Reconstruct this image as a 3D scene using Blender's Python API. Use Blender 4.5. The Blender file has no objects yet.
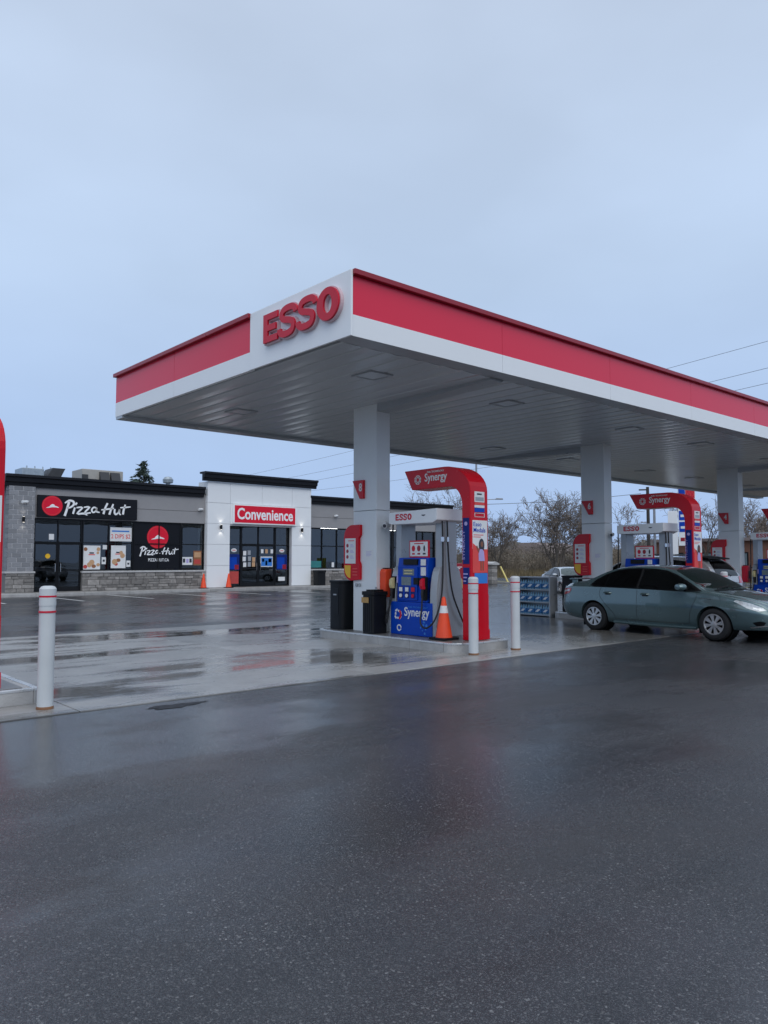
import bpy, bmesh, math, random
from mathutils import Vector, Matrix
from mathutils.bvhtree import BVHTree
random.seed(7)
R = math.radians
scn = bpy.context.scene
COL = scn.collection

# ------------------------------------------------------------------ camera
CAM_H, YAW, PITCH, FPX = 1.5, R(41.42), R(3.63), 772.0
cam = bpy.data.cameras.new('camera'); cam.sensor_fit = 'VERTICAL'; cam.sensor_height = 36.0; cam.sensor_width = 27.0
cam.lens = FPX / 1024 * 36.0; cam.clip_start = 0.05; cam.clip_end = 4000
camo = bpy.data.objects.new('camera', cam); COL.objects.link(camo)
camo.location = (0, 0, CAM_H); camo.rotation_euler = (R(90) + PITCH, 0, -YAW)
scn.camera = camo
scn.render.resolution_x = 768; scn.render.resolution_y = 1024

# ------------------------------------------------------------------ sky, sun, exposure
world = bpy.data.worlds.new('World'); scn.world = world; world.use_nodes = True
wn = world.node_tree.nodes; wl = world.node_tree.links; wn.clear()
def W(t, **k):
    n = wn.new(t)
    for a, b in k.items(): setattr(n, a, b)
    return n
SUN_EL, SUN_AZ = R(48), R(205)
sky = W('ShaderNodeTexSky', sky_type='NISHITA', sun_disc=False, sun_elevation=SUN_EL, sun_rotation=SUN_AZ, dust_density=3.0, air_density=1.2)
skm = W('ShaderNodeVectorMath', operation='SCALE'); skm.inputs['Scale'].default_value = 0.07
wl.new(sky.outputs[0], skm.inputs[0])
tc = W('ShaderNodeTexCoord'); sep = W('ShaderNodeSeparateXYZ'); wl.new(tc.outputs['Generated'], sep.inputs[0])
ramp = W('ShaderNodeValToRGB'); wl.new(sep.outputs['Z'], ramp.inputs[0])
cr = ramp.color_ramp; cr.elements[0].position = 0.0; cr.elements[0].color = (0.38, 0.54, 0.85, 1)
cr.elements[1].position = 1.0; cr.elements[1].color = (0.70, 0.80, 0.95, 1)
for p, c in ((0.16, (0.43, 0.58, 0.85, 1)), (0.34, (0.52, 0.66, 0.88, 1)), (0.6, (0.56, 0.67, 0.85, 1))):
    e = cr.elements.new(p); e.color = c
mp = W('ShaderNodeMapping'); mp.inputs['Scale'].default_value = (1.0, 1.0, 2.2); wl.new(tc.outputs['Generated'], mp.inputs[0])
nz = W('ShaderNodeTexNoise'); nz.inputs['Scale'].default_value = 2.3; nz.inputs['Detail'].default_value = 4; nz.inputs['Roughness'].default_value = 0.45
wl.new(mp.outputs[0], nz.inputs['Vector'])
nmr = W('ShaderNodeMapRange'); nmr.inputs['From Min'].default_value = 0.3; nmr.inputs['From Max'].default_value = 0.7
nmr.inputs['To Min'].default_value = 0.98; nmr.inputs['To Max'].default_value = 1.15; wl.new(nz.outputs['Fac'], nmr.inputs[0])
cm = W('ShaderNodeVectorMath', operation='SCALE'); wl.new(ramp.outputs[0], cm.inputs[0]); wl.new(nmr.outputs[0], cm.inputs['Scale'])
mixw = W('ShaderNodeMix', data_type='RGBA'); mixw.inputs[0].default_value = 0.9
wl.new(skm.outputs[0], mixw.inputs[6]); wl.new(cm.outputs[0], mixw.inputs[7])
bg = W('ShaderNodeBackground'); bg.inputs['Strength'].default_value = 1.0; wl.new(mixw.outputs[2], bg.inputs['Color'])
wo = W('ShaderNodeOutputWorld'); wl.new(bg.outputs[0], wo.inputs['Surface'])

sun = bpy.data.lights.new('sun', 'SUN'); sun.energy = 1.25; sun.angle = R(60); sun.color = (1.0, 0.97, 0.93)
suno = bpy.data.objects.new('sun', sun); COL.objects.link(suno)
suno.rotation_euler = (R(90) - SUN_EL, 0, math.pi - SUN_AZ); suno.location = (0, 0, 40)
scn.view_settings.view_transform = 'Standard'; scn.view_settings.look = 'None'
scn.view_settings.exposure = 0.0; scn.view_settings.gamma = 1.0

# ------------------------------------------------------------------ pixel helpers (a pixel is only a direction)
_F = Vector((math.sin(YAW)*math.cos(PITCH), math.cos(YAW)*math.cos(PITCH), math.sin(PITCH)))
_Rt = Vector((math.cos(YAW), -math.sin(YAW), 0)); _U = _Rt.cross(_F)
def ray(x, y): return _F*FPX + _Rt*(x-384) + _U*(512-y)
def on_x(x, y, X):
    d = ray(x, y); t = X/d.x; return (t*d.y, t*d.z+CAM_H)       # (Y, Z)
def on_y(x, y, Y):
    d = ray(x, y); t = Y/d.y; return (t*d.x, t*d.z+CAM_H)       # (X, Z)
def on_z(x, y, z=0.0):
    d = ray(x, y); t = (z-CAM_H)/d.z; return (t*d.x, t*d.y)

# ------------------------------------------------------------------ materials
MATS = {}
def nodes(name):
    m = bpy.data.materials.new(name); m.use_nodes = True; nt = m.node_tree
    b = nt.nodes['Principled BSDF']; return m, nt, b
def add(nt, t, **k):
    n = nt.nodes.new(t)
    for a, b in k.items(): setattr(n, a, b)
    return n
def mat(name, col, rough=0.5, metal=0.0, var=0.10, scale=4.0, bump=0.0, bscale=60.0, coat=0.0, spec=0.5, rvar=0.12, emit=0.0, rnd=0.0):
    if name in MATS: return MATS[name]
    m, nt, b = nodes(name); L = nt.links
    geo = add(nt, 'ShaderNodeTexCoord')
    n = add(nt, 'ShaderNodeTexNoise'); n.inputs['Scale'].default_value = scale; n.inputs['Detail'].default_value = 5
    n.inputs['Roughness'].default_value = 0.6
    L.new(geo.outputs['Object'], n.inputs['Vector'])
    mr = add(nt, 'ShaderNodeMapRange'); mr.inputs['From Min'].default_value = 0.25; mr.inputs['From Max'].default_value = 0.75
    mr.inputs['To Min'].default_value = 1-var; mr.inputs['To Max'].default_value = 1+var; L.new(n.outputs['Fac'], mr.inputs[0])
    sc = add(nt, 'ShaderNodeVectorMath', operation='SCALE'); sc.inputs[0].default_value = col[:3]; 
    if rnd:
        oi = add(nt, 'ShaderNodeObjectInfo'); m2 = add(nt, 'ShaderNodeMapRange')
        m2.inputs['To Min'].default_value = 1-rnd; m2.inputs['To Max'].default_value = 1+rnd; L.new(oi.outputs['Random'], m2.inputs[0])
        mm = add(nt, 'ShaderNodeMath', operation='MULTIPLY'); L.new(mr.outputs[0], mm.inputs[0]); L.new(m2.outputs[0], mm.inputs[1])
        L.new(mm.outputs[0], sc.inputs['Scale'])
    else: L.new(mr.outputs[0], sc.inputs['Scale'])
    L.new(sc.outputs[0], b.inputs['Base Color'])
    rr = add(nt, 'ShaderNodeMapRange'); rr.inputs['From Min'].default_value = 0.25; rr.inputs['From Max'].default_value = 0.75
    rr.inputs['To Min'].default_value = max(0.02, rough-rvar); rr.inputs['To Max'].default_value = min(1, rough+rvar)
    L.new(n.outputs['Fac'], rr.inputs[0]); L.new(rr.outputs[0], b.inputs['Roughness'])
    b.inputs['Metallic'].default_value = metal; b.inputs['Coat Weight'].default_value = coat; b.inputs['Coat Roughness'].default_value = 0.03
    b.inputs['Specular IOR Level'].default_value = spec
    if bump:
        nb = add(nt, 'ShaderNodeTexNoise'); nb.inputs['Scale'].default_value = bscale; nb.inputs['Detail'].default_value = 4
        L.new(geo.outputs['Object'], nb.inputs['Vector'])
        bp = add(nt, 'ShaderNodeBump'); bp.inputs['Strength'].default_value = bump; bp.inputs['Distance'].default_value = 0.01
        L.new(nb.outputs['Fac'], bp.inputs['Height']); L.new(bp.outputs[0], b.inputs['Normal'])
    if emit:
        b.inputs['Emission Color'].default_value = (*col[:3], 1); b.inputs['Emission Strength'].default_value = emit
    MATS[name] = m; return m

def glass(name, tint, thru=0.75, ior=1.5, rough=0.0, k=1.15, off=0.03):
    m = bpy.data.materials.new(name); m.use_nodes = True; nt = m.node_tree; nt.nodes.clear(); L = nt.links
    o = add(nt, 'ShaderNodeOutputMaterial'); t = add(nt, 'ShaderNodeBsdfTransparent'); t.inputs[0].default_value = (*[c*thru for c in tint], 1)
    g = add(nt, 'ShaderNodeBsdfGlossy'); g.inputs['Roughness'].default_value = rough; g.inputs[0].default_value = (1, 1, 1, 1)
    f = add(nt, 'ShaderNodeFresnel'); f.inputs['IOR'].default_value = ior
    a = add(nt, 'ShaderNodeMath', operation='MULTIPLY_ADD'); a.inputs[1].default_value = k; a.inputs[2].default_value = off; a.use_clamp = True
    n = add(nt, 'ShaderNodeTexNoise'); n.inputs['Scale'].default_value = 0.9; n.inputs['Detail'].default_value = 1
    co = add(nt, 'ShaderNodeTexCoord'); L.new(co.outputs['Object'], n.inputs['Vector'])
    bp = add(nt, 'ShaderNodeBump'); bp.inputs['Strength'].default_value = 0.05; bp.inputs['Distance'].default_value = 0.05
    L.new(n.outputs['Fac'], bp.inputs['Height']); L.new(bp.outputs[0], g.inputs['Normal'])
    x = add(nt, 'ShaderNodeMixShader'); L.new(f.outputs[0], a.inputs[0]); L.new(a.outputs[0], x.inputs[0])
    L.new(t.outputs[0], x.inputs[1]); L.new(g.outputs[0], x.inputs[2]); L.new(x.outputs[0], o.inputs['Surface'])
    MATS[name] = m; return m

def ground_mat(name, kind):
    m, nt, b = nodes(name); L = nt.links
    pos = add(nt, 'ShaderNodeNewGeometry').outputs['Position']
    def noise(s, d=4, r=0.55, stretch=None, off=0):
        n = add(nt, 'ShaderNodeTexNoise'); n.inputs['Scale'].default_value = s; n.inputs['Detail'].default_value = d; n.inputs['Roughness'].default_value = r
        mpp = add(nt, 'ShaderNodeMapping'); mpp.inputs['Location'].default_value = (off, off*0.7, 0)
        if stretch: mpp.inputs['Scale'].default_value = stretch
        L.new(pos, mpp.inputs[0]); L.new(mpp.outputs[0], n.inputs['Vector']); return n.outputs['Fac']
    def mr(x, a, bb, c, d, smooth=False):
        k = add(nt, 'ShaderNodeMapRange'); k.inputs[1].default_value = a; k.inputs[2].default_value = bb; k.inputs[3].default_value = c; k.inputs[4].default_value = d
        if smooth: k.interpolation_type = 'SMOOTHSTEP'
        L.new(x, k.inputs[0]); return k.outputs[0]
    def ma(op, x, y):
        k = add(nt, 'ShaderNodeMath', operation=op)
        for i, v in enumerate((x, y)):
            if isinstance(v, (int, float)): k.inputs[i].default_value = v
            else: L.new(v, k.inputs[i])
        return k.outputs[0]
    def mixc(f, a, c):
        k = add(nt, 'ShaderNodeMix', data_type='RGBA')
        if isinstance(f, (int, float)): k.inputs[0].default_value = f
        else: L.new(f, k.inputs[0])
        for i, v in ((6, a), (7, c)):
            if isinstance(v, tuple): k.inputs[i].default_value = (*v, 1)
            else: L.new(v, k.inputs[i])
        return k.outputs[2]
    if kind == 'asphalt':
        wet = mr(noise(0.27, 7, 0.66, (0.6, 1.15, 1), 11), 0.37, 0.60, 0, 1, True)       # thin water film
        tracks = mr(noise(0.9, 5, 0.6, (0.22, 1.5, 1), 55), 0.5, 0.72, 0, 1, True)
        patch = noise(0.5, 7, 0.7, None, 3)
        def cells(sc, lo):
            v = add(nt, 'ShaderNodeTexVoronoi'); v.inputs['Scale'].default_value = sc; L.new(pos, v.inputs['Vector'])
            q = add(nt, 'ShaderNodeSeparateColor'); L.new(v.outputs['Color'], q.inputs[0]); return v, mr(q.outputs[0], lo, 1.0, 0, 1), q.outputs[1]
        vo, stone, tone = cells(120, 0.86); vf, fines, _ = cells(260, 0.72)
        base = mixc(mr(patch, 0.3, 0.7, 0, 1), (0.016, 0.017, 0.020), (0.036, 0.037, 0.040))
        base = mixc(ma('MULTIPLY', tracks, 0.6), base, (0.012, 0.012, 0.013))
        brown = mr(noise(0.22, 6, 0.68, None, 40), 0.50, 0.68, 0, 0.75)
        base = mixc(brown, base, (0.030, 0.022, 0.017))
        amt = mr(noise(1.3, 4, 0.6, None, 90), 0.3, 0.7, 0.15, 0.75)
        base = mixc(ma('MULTIPLY', fines, 0.7), base, (0.13, 0.13, 0.135))
        base = mixc(ma('MULTIPLY', ma('MULTIPLY', stone, amt), tone), base, (0.34, 0.335, 0.33))
        L.new(base, b.inputs['Base Color'])
        fine = mr(noise(70, 2), 0.3, 0.7, -0.07, 0.07)
        L.new(ma('ADD', ma('ADD', mr(wet, 0, 1, 0.37, 0.15), ma('MULTIPLY', tracks, -0.05)), fine), b.inputs['Roughness'])
        h = ma('ADD', ma('ADD', ma('MULTIPLY', vo.outputs['Distance'], -0.6), ma('MULTIPLY', vf.outputs['Distance'], -0.5)), ma('MULTIPLY', noise(45, 3), 0.7))
        bp = add(nt, 'ShaderNodeBump'); bp.inputs['Distance'].default_value = 0.006
        L.new(mr(wet, 0, 1, 0.85, 0.16), bp.inputs['Strength']); L.new(h, bp.inputs['Height']); L.new(bp.outputs[0], b.inputs['Normal'])
        b.inputs['Specular IOR Level'].default_value = 0.6
    elif kind == 'concrete':
        w1 = mr(noise(0.42, 6, 0.62, (0.5, 1.5, 1), 5), 0.47, 0.60, 0, 1, True)
        streak = mr(noise(1.1, 5, 0.6, (0.25, 2.4, 1), 21), 0.55, 0.70, 0, 1, True)
        w = ma('MAXIMUM', w1, ma('MULTIPLY', streak, 0.7))
        sx_ = add(nt, 'ShaderNodeSeparateXYZ'); L.new(pos, sx_.inputs[0])
        used = mr(ma('ADD', sx_.outputs[0], mr(noise(0.9, 5, 0.65, None, 63), 0.2, 0.8, -2.2, 2.2)), 10.9, 13.2, 0, 0.92)      # oily wet lanes of the busier pumps
        w = ma('MAXIMUM', w, used)
        oi = add(nt, 'ShaderNodeObjectInfo').outputs['Random']
        dry = mixc(mr(noise(1.6, 7, 0.7, None, 9), 0.3, 0.7, 0, 1), (0.25, 0.245, 0.235), (0.37, 0.365, 0.35))
        wetc = mixc(mr(noise(2.3, 5, 0.6, None, 31), 0.3, 0.7, 0, 1), (0.085, 0.082, 0.078), (0.16, 0.157, 0.15))
        c = mixc(w, dry, wetc)
        st = mr(noise(0.8, 6, 0.7, None, 77), 0.60, 0.72, 0, 0.7)
        c = mixc(st, c, (0.07, 0.055, 0.045))
        vv = add(nt, 'ShaderNodeVectorMath', operation='SCALE'); L.new(c, vv.inputs[0]); L.new(mr(oi, 0, 1, 0.86, 1.1), vv.inputs['Scale'])
        L.new(vv.outputs[0], b.inputs['Base Color'])
        L.new(ma('ADD', mr(ma('SUBTRACT', w, ma('MULTIPLY', used, 0.45)), 0, 1, 0.33, 0.075), mr(noise(14, 3), 0.3, 0.7, -0.03, 0.05)), b.inputs['Roughness'])
        bp = add(nt, 'ShaderNodeBump'); bp.inputs['Distance'].default_value = 0.004
        L.new(mr(w, 0, 1, 0.35, 0.03), bp.inputs['Strength']); L.new(noise(55, 4), bp.inputs['Height']); L.new(bp.outputs[0], b.inputs['Normal'])
    elif kind == 'grass':
        c = mixc(mr(noise(0.7, 6, 0.7), 0.35, 0.65, 0, 1), (0.085, 0.085, 0.035), (0.17, 0.14, 0.075))
        L.new(c, b.inputs['Base Color']); b.inputs['Roughness'].default_value = 0.95
        bp = add(nt, 'ShaderNodeBump'); bp.inputs['Distance'].default_value = 0.06; L.new(noise(9, 4), bp.inputs['Height']); L.new(bp.outputs[0], b.inputs['Normal'])
    MATS[name] = m; return m

M = dict(
 asphalt=ground_mat('wet_asphalt', 'asphalt'), concrete=ground_mat('wet_concrete', 'concrete'), grass=ground_mat('dry_grass', 'grass'),
 kerb=mat('kerb_concrete', (0.36, 0.355, 0.345), 0.55, var=0.2, bump=0.4, bscale=40, rnd=0.10),
 deck=mat('island_deck', (0.16, 0.155, 0.15), 0.35, var=0.35, scale=3, bump=0.2),
 edge_glint=mat('kerb_edge_glint', (0.62, 0.63, 0.63), 0.3, 0.6),  # pale tone stands in for light reflected along the kerb edge
 sidewalk=mat('sidewalk_concrete', (0.30, 0.29, 0.275), 0.5, var=0.2, scale=1.2, bump=0.3),
 paint=mat('road_paint', (0.68, 0.68, 0.66), 0.5, var=0.25, scale=9),
 white=mat('white_panel', (0.82, 0.84, 0.85), 0.34, var=0.012, scale=1.5, rvar=0.03),
 whitep=mat('white_paint', (0.74, 0.77, 0.78), 0.40, var=0.03, scale=2, rvar=0.05),
 bollard=mat('bollard_sleeve', (0.56, 0.585, 0.59), 0.42, var=0.06, scale=3),
 soffit=mat('soffit_metal', (0.57, 0.595, 0.62), 0.22, 0.25, var=0.02, scale=1, rvar=0.03, rnd=0.03),
 gutter=mat('gutter_metal', (0.42, 0.44, 0.46), 0.35, 0.3, var=0.06),
 red=mat('red_panel', (0.74, 0.016, 0.055), 0.26, var=0.02, scale=0.6, rvar=0.015, spec=0.45),
 dred=mat('dark_red', (0.30, 0.008, 0.022), 0.35, var=0.06),
 arch=mat('arch_red', (0.56, 0.003, 0.014), 0.25, var=0.05, scale=2, coat=0.0, rvar=0.05, spec=0.3),
 letter=mat('letter_red', (0.58, 0.012, 0.035), 0.35, var=0.04, spec=0.3),
 rim_w=mat('letter_edge', (0.62, 0.45, 0.48), 0.4, var=0.05),
 black=mat('black_plastic', (0.006, 0.007, 0.009), 0.5, var=0.2, bump=0.15, bscale=120, spec=0.25),
 blackm=mat('black_metal', (0.006, 0.007, 0.009), 0.4, 0.0, var=0.15, spec=0.25),
 rubber=mat('rubber', (0.014, 0.014, 0.015), 0.65, var=0.2),
 blue=mat('synergy_blue', (0.003, 0.055, 0.42), 0.35, var=0.08, scale=3, spec=0.22),
 blued=mat('deep_blue', (0.006, 0.022, 0.17), 0.4, var=0.15, spec=0.2),
 bluel=mat('light_blue', (0.03, 0.20, 0.62), 0.4, var=0.1),
 grey=mat('pump_grey', (0.36, 0.38, 0.40), 0.35, 0.25, var=0.08, coat=0.1),
 screen=mat('screen', (0.16, 0.20, 0.22), 0.12, var=0.2, scale=30),
 paper=mat('paper_white', (0.74, 0.75, 0.75), 0.6, var=0.05),
 ink=mat('dark_ink', (0.03, 0.035, 0.05), 0.6, var=0.1),
 orange=mat('safety_orange', (0.88, 0.075, 0.018), 0.5, var=0.10, scale=6),
 yellow=mat('sign_yellow', (0.80, 0.46, 0.02), 0.45, var=0.08),
 cream=mat('nozzle_cream', (0.60, 0.52, 0.26), 0.5, var=0.15, scale=30),
 green=mat('sign_green', (0.02, 0.22, 0.10), 0.5, var=0.1),
 lime=mat('sign_lime', (0.55, 0.62, 0.10), 0.5, var=0.15),
 skin=mat('printed_skin', (0.22, 0.09, 0.05), 0.5, var=0.1),
 lilac=mat('printed_lilac', (0.42, 0.36, 0.66), 0.5, var=0.1),
 pink=mat('printed_coral', (0.72, 0.07, 0.06), 0.5, var=0.1),
 stucco=mat('grey_stucco', (0.30, 0.295, 0.30), 0.85, var=0.06, scale=2, bump=0.3, bscale=90),
 block=mat('grey_block', (0.235, 0.24, 0.255), 0.85, var=0.12, scale=14, bump=0.5, bscale=50, rnd=0.16),
 mortar=mat('mortar', (0.55, 0.55, 0.56), 0.9, var=0.08),
 stone=mat('ledge_stone', (0.25, 0.235, 0.22), 0.75, var=0.35, scale=6, bump=0.8, bscale=22, rnd=0.38),
 stonem=mat('stone_mortar', (0.17, 0.165, 0.16), 0.9, var=0.15),
 sill=mat('stone_sill', (0.46, 0.455, 0.45), 0.7, var=0.1, bump=0.3),
 cornice=mat('cornice_metal', (0.009, 0.010, 0.014), 0.45, 0.0, var=0.1, spec=0.3),
 frame=mat('window_frame', (0.006, 0.007, 0.009), 0.4, 0.0, var=0.1, spec=0.25),
 signblack=mat('sign_black', (0.005, 0.006, 0.010), 0.5, var=0.1, spec=0.25),
 signwhite=mat('sign_lettering', (0.80, 0.82, 0.84), 0.4, var=0.03, emit=0.06),
 signred=mat('sign_red', (0.66, 0.010, 0.035), 0.45, var=0.04, emit=0.06, spec=0.25),
 dark_in=mat('interior_dark', (0.05, 0.052, 0.055), 0.8, var=0.2),
 floor_in=mat('interior_floor', (0.20, 0.19, 0.18), 0.4, var=0.15),
 galv=mat('galvanised', (0.38, 0.43, 0.46), 0.4, 0.6, var=0.2, scale=6),
 hvac=mat('hvac_beige', (0.42, 0.40, 0.36), 0.5, 0.1, var=0.1),
 hvacd=mat('hvac_dark', (0.04, 0.042, 0.046), 0.6, var=0.2),
 bark=mat('bark', (0.11, 0.095, 0.082), 0.9, var=0.3, scale=5, bump=0.5),
 twig=mat('twig', (0.15, 0.125, 0.11), 0.9, var=0.3, scale=1.0),
 bud=mat('spring_buds', (0.22, 0.175, 0.13), 0.9, var=0.35, scale=0.8),
 shrub=mat('bare_shrub', (0.20, 0.165, 0.125), 0.95, var=0.4, scale=0.25),
 needle=mat('spruce_needles', (0.045, 0.068, 0.052), 0.85, var=0.35, scale=2),
 wire=mat('wire', (0.10, 0.10, 0.11), 0.6), pole=mat('pole_wood', (0.045, 0.040, 0.038), 0.85, var=0.2),
 polem=mat('pole_metal', (0.30, 0.31, 0.33), 0.45, 0.5),
 brick=mat('far_brick', (0.20, 0.095, 0.065), 0.9, var=0.2, scale=3, bump=0.3),
 roof=mat('far_roof', (0.26, 0.21, 0.20), 0.9, var=0.1), siding=mat('siding', (0.42, 0.40, 0.38), 0.8),
 tread=mat('tyre', (0.012, 0.012, 0.013), 0.75, var=0.2, bump=0.3, bscale=80),
 alloy=mat('alloy', (0.56, 0.56, 0.55), 0.3, 0.75, var=0.08), alloyd=mat('alloy_dark', (0.03, 0.03, 0.032), 0.5, 0.4),
 car_green=mat('car_paint_green', (0.105, 0.165, 0.172), 0.25, 0.5, var=0.04, scale=3, coat=1.0, rvar=0.05),
 car_silver=mat('car_paint_silver', (0.40, 0.40, 0.41), 0.28, 0.5, var=0.04, coat=1.0, rvar=0.05),
 car_white=mat('car_paint_white', (0.55, 0.58, 0.60), 0.28, 0.2, var=0.04, coat=1.0, rvar=0.05),
 trim=mat('black_trim', (0.004, 0.004, 0.005), 0.6, var=0.1, spec=0.15), seam=mat('door_seam', (0.018, 0.022, 0.024), 0.6),
 chrome=mat('chrome', (0.62, 0.63, 0.64), 0.12, 0.95), lampc=mat('clear_lamp', (0.62, 0.64, 0.63), 0.10, 0.25, var=0.25, scale=18, coat=1.0),
 lampr=mat('red_lamp', (0.42, 0.012, 0.012), 0.12, var=0.2, scale=14, coat=1.0), plate=mat('number_plate', (0.60, 0.64, 0.68), 0.4, var=0.15, scale=20),
 cabin=mat('cabin_dark', (0.018, 0.018, 0.020), 0.8), seat=mat('seat_cloth', (0.10, 0.098, 0.09), 0.9),
 lamp=mat('lamp_glow', (1.0, 0.93, 0.82), 0.4, emit=2.5), tube=mat('shop_tube', (0.9, 0.96, 1.0), 0.4, emit=14.0),
 puddle=mat('broken_asphalt', (0.014, 0.014, 0.016), 0.55, var=0.5, scale=12, spec=0.3),
)
M['pane'] = glass('shop_glass', (0.62, 0.70, 0.74), 0.62); M['tint'] = glass('car_tint', (0.20, 0.22, 0.22), 0.25, k=0.8, off=0.0); M['wind'] = glass('car_glass', (0.62, 0.74, 0.70), 0.6, k=1.0, off=0.01)
def shade(name, c, r=0.5): return mat(name, c, r, var=0.15, scale=8)

# ------------------------------------------------------------------ mesh builder
ORG = {}
class MB:
    def __init__(s): s.v = []; s.f = []
    def quad(s, *p):
        i = len(s.v); s.v += [tuple(q) for q in p]; s.f.append(tuple(range(i, i+len(p)))); return s
    def box(s, x0, x1, y0, y1, z0, z1):
        i = len(s.v); s.v += [(x, y, z) for z in (z0, z1) for x, y in ((x0, y0), (x1, y0), (x1, y1), (x0, y1))]
        for f in ((3, 2, 1, 0), (4, 5, 6, 7), (0, 1, 5, 4), (1, 2, 6, 5), (2, 3, 7, 6), (3, 0, 4, 7)): s.f.append(tuple(i+k for k in f))
        return s
    def prism(s, poly, org, right, up, d0, d1):
        o = Vector(org); r = Vector(right); u = Vector(up); n = r.cross(u); k = len(poly); i = len(s.v)
        for d in (d0, d1):
            for a, b in poly: s.v.append(tuple(o + r*a + u*b + n*d))
        s.f.append(tuple(i+j for j in range(k-1, -1, -1))); s.f.append(tuple(i+k+j for j in range(k)))
        for j in range(k): s.f.append((i+j, i+(j+1) % k, i+k+(j+1) % k, i+k+j))
        return s
    def tube(s, pts, r, n=8, cap=True):
        pts = [Vector(p) for p in pts]; k = len(pts); i = len(s.v)
        rs = r if isinstance(r, (list, tuple)) else [r]*k
        prev = None
        for a in range(k):
            t = (pts[min(a+1, k-1)] - pts[max(a-1, 0)]); t = t.normalized() if t.length > 1e-9 else Vector((0, 0, 1))
            if prev is None:
                u = t.cross(Vector((0, 0, 1))); u = u if u.length > 1e-3 else t.cross(Vector((1, 0, 0)))
            else: u = prev - t*prev.dot(t)
            u.normalize(); prev = u; w = t.cross(u)
            for j in range(n):
                an = 2*math.pi*j/n; s.v.append(tuple(pts[a] + (u*math.cos(an) + w*math.sin(an))*rs[a]))
        for a in range(k-1):
            for j in range(n): s.f.append((i+a*n+j, i+a*n+(j+1) % n, i+(a+1)*n+(j+1) % n, i+(a+1)*n+j))
        if cap: s.f.append(tuple(i+j for j in range(n-1, -1, -1))); s.f.append(tuple(i+(k-1)*n+j for j in range(n)))
        return s
    def lathe(s, prof, c, n=24, axis=(0, 0, 1), cap=True):
        ax = Vector(axis).normalized(); u = ax.cross(Vector((0, 0, 1))); u = u.normalized() if u.length > 1e-3 else Vector((1, 0, 0)); w = ax.cross(u)
        i = len(s.v); k = len(prof); c = Vector(c)
        for r, h in prof:
            for j in range(n):
                an = 2*math.pi*j/n; s.v.append(tuple(c + ax*h + (u*math.cos(an) + w*math.sin(an))*r))
        for a in range(k-1):
            for j in range(n): s.f.append((i+a*n+j, i+a*n+(j+1) % n, i+(a+1)*n+(j+1) % n, i+(a+1)*n+j))
        if cap and prof[0][0] > 1e-4: s.f.append(tuple(i+j for j in range(n-1, -1, -1)))
        if cap and prof[-1][0] > 1e-4: s.f.append(tuple(i+(k-1)*n+j for j in range(n)))
        return s
    def ribbon(s, pts, w, org, right, up, d0, d1):
        """a brush stroke: polyline with a width at every point, extruded"""
        o = Vector(org); r = Vector(right); u = Vector(up); nn = r.cross(u); P = [Vector(p) for p in pts]; k = len(P)
        ws = w if isinstance(w, (list, tuple)) else [w]*k
        Lp, Rp = [], []
        for a in range(k):
            t = (P[min(a+1, k-1)] - P[max(a-1, 0)]).normalized(); q = Vector((-t.y, t.x))
            Lp.append(P[a] + q*ws[a]/2); Rp.append(P[a] - q*ws[a]/2)
        i = len(s.v)
        for d in (d0, d1):
            for a in range(k):
                for q in (Lp[a], Rp[a]): s.v.append(tuple(o + r*q.x + u*q.y + nn*d))
        K = 2*k
        for a in range(k-1):
            l0, r0, l1, r1 = 2*a, 2*a+1, 2*a+2, 2*a+3
            s.f += [(i+K+r0, i+K+r1, i+K+l1, i+K+l0), (i+l0, i+l1, i+r1, i+r0), (i+l0, i+K+l0, i+K+l1, i+l1), (i+r0, i+r1, i+K+r1, i+K+r0)]
        s.f += [(i, i+1, i+K+1, i+K), (i+K-2, i+2*K-2, i+2*K-1, i+K-1)]
        return s
    def text(s, body, org, right, up, w=None, h=None, depth=0.004, bold=0.0, shear=0.0, center=False, d0=0.0):
        cu = bpy.data.curves.new('t', 'FONT'); cu.body = body; cu.offset = bold; cu.shear = shear; cu.resolution_u = 3
        cu.extrude = 0.5; ob = bpy.data.objects.new('t', cu)
        me = ob.to_mesh(); vs = [v.co.copy() for v in me.vertices]; fs = [tuple(p.vertices) for p in me.polygons]; ob.to_mesh_clear()
        bpy.data.objects.remove(ob); bpy.data.curves.remove(cu)
        if not vs: return s
        x0 = min(v.x for v in vs); x1 = max(v.x for v in vs); y0 = min(v.y for v in vs); y1 = max(v.y for v in vs)
        sx = w/(x1-x0) if w else None; sy = h/(y1-y0) if h else None
        sx = sx or sy; sy = sy or sx
        o = Vector(org); r = Vector(right); u = Vector(up); n = r.cross(u); i = len(s.v)
        for v in vs:
            a = (v.x-x0)*sx - (((x1-x0)*sx/2) if center else 0); b = (v.y-y0)*sy - (((y1-y0)*sy/2) if center else 0)
            s.v.append(tuple(o + r*a + u*b + n*(d0 + (depth if v.z > 0 else 0))))
        s.f += [tuple(i+k for k in f) for f in fs]
        return s
    def build(s, name, m, parent=None, origin=None, smooth=False, bevel=0.0, recalc=True):
        o = Vector(ORG[parent.name]) if parent is not None else Vector(origin or (0, 0, 0))
        me = bpy.data.meshes.new(name); me.from_pydata([tuple(Vector(v)-o) for v in s.v], [], s.f)
        if bevel or recalc:
            bm = bmesh.new(); bm.from_mesh(me)
            if recalc: bmesh.ops.recalc_face_normals(bm, faces=bm.faces)
            if bevel:
                es = [e for e in bm.edges if len(e.link_faces) == 2 and e.calc_face_angle(0) > 0.5]
                bmesh.ops.bevel(bm, geom=es, offset=bevel, segments=2, affect='EDGES', profile=0.6, clamp_overlap=True)
            bm.to_mesh(me); bm.free()
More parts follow.
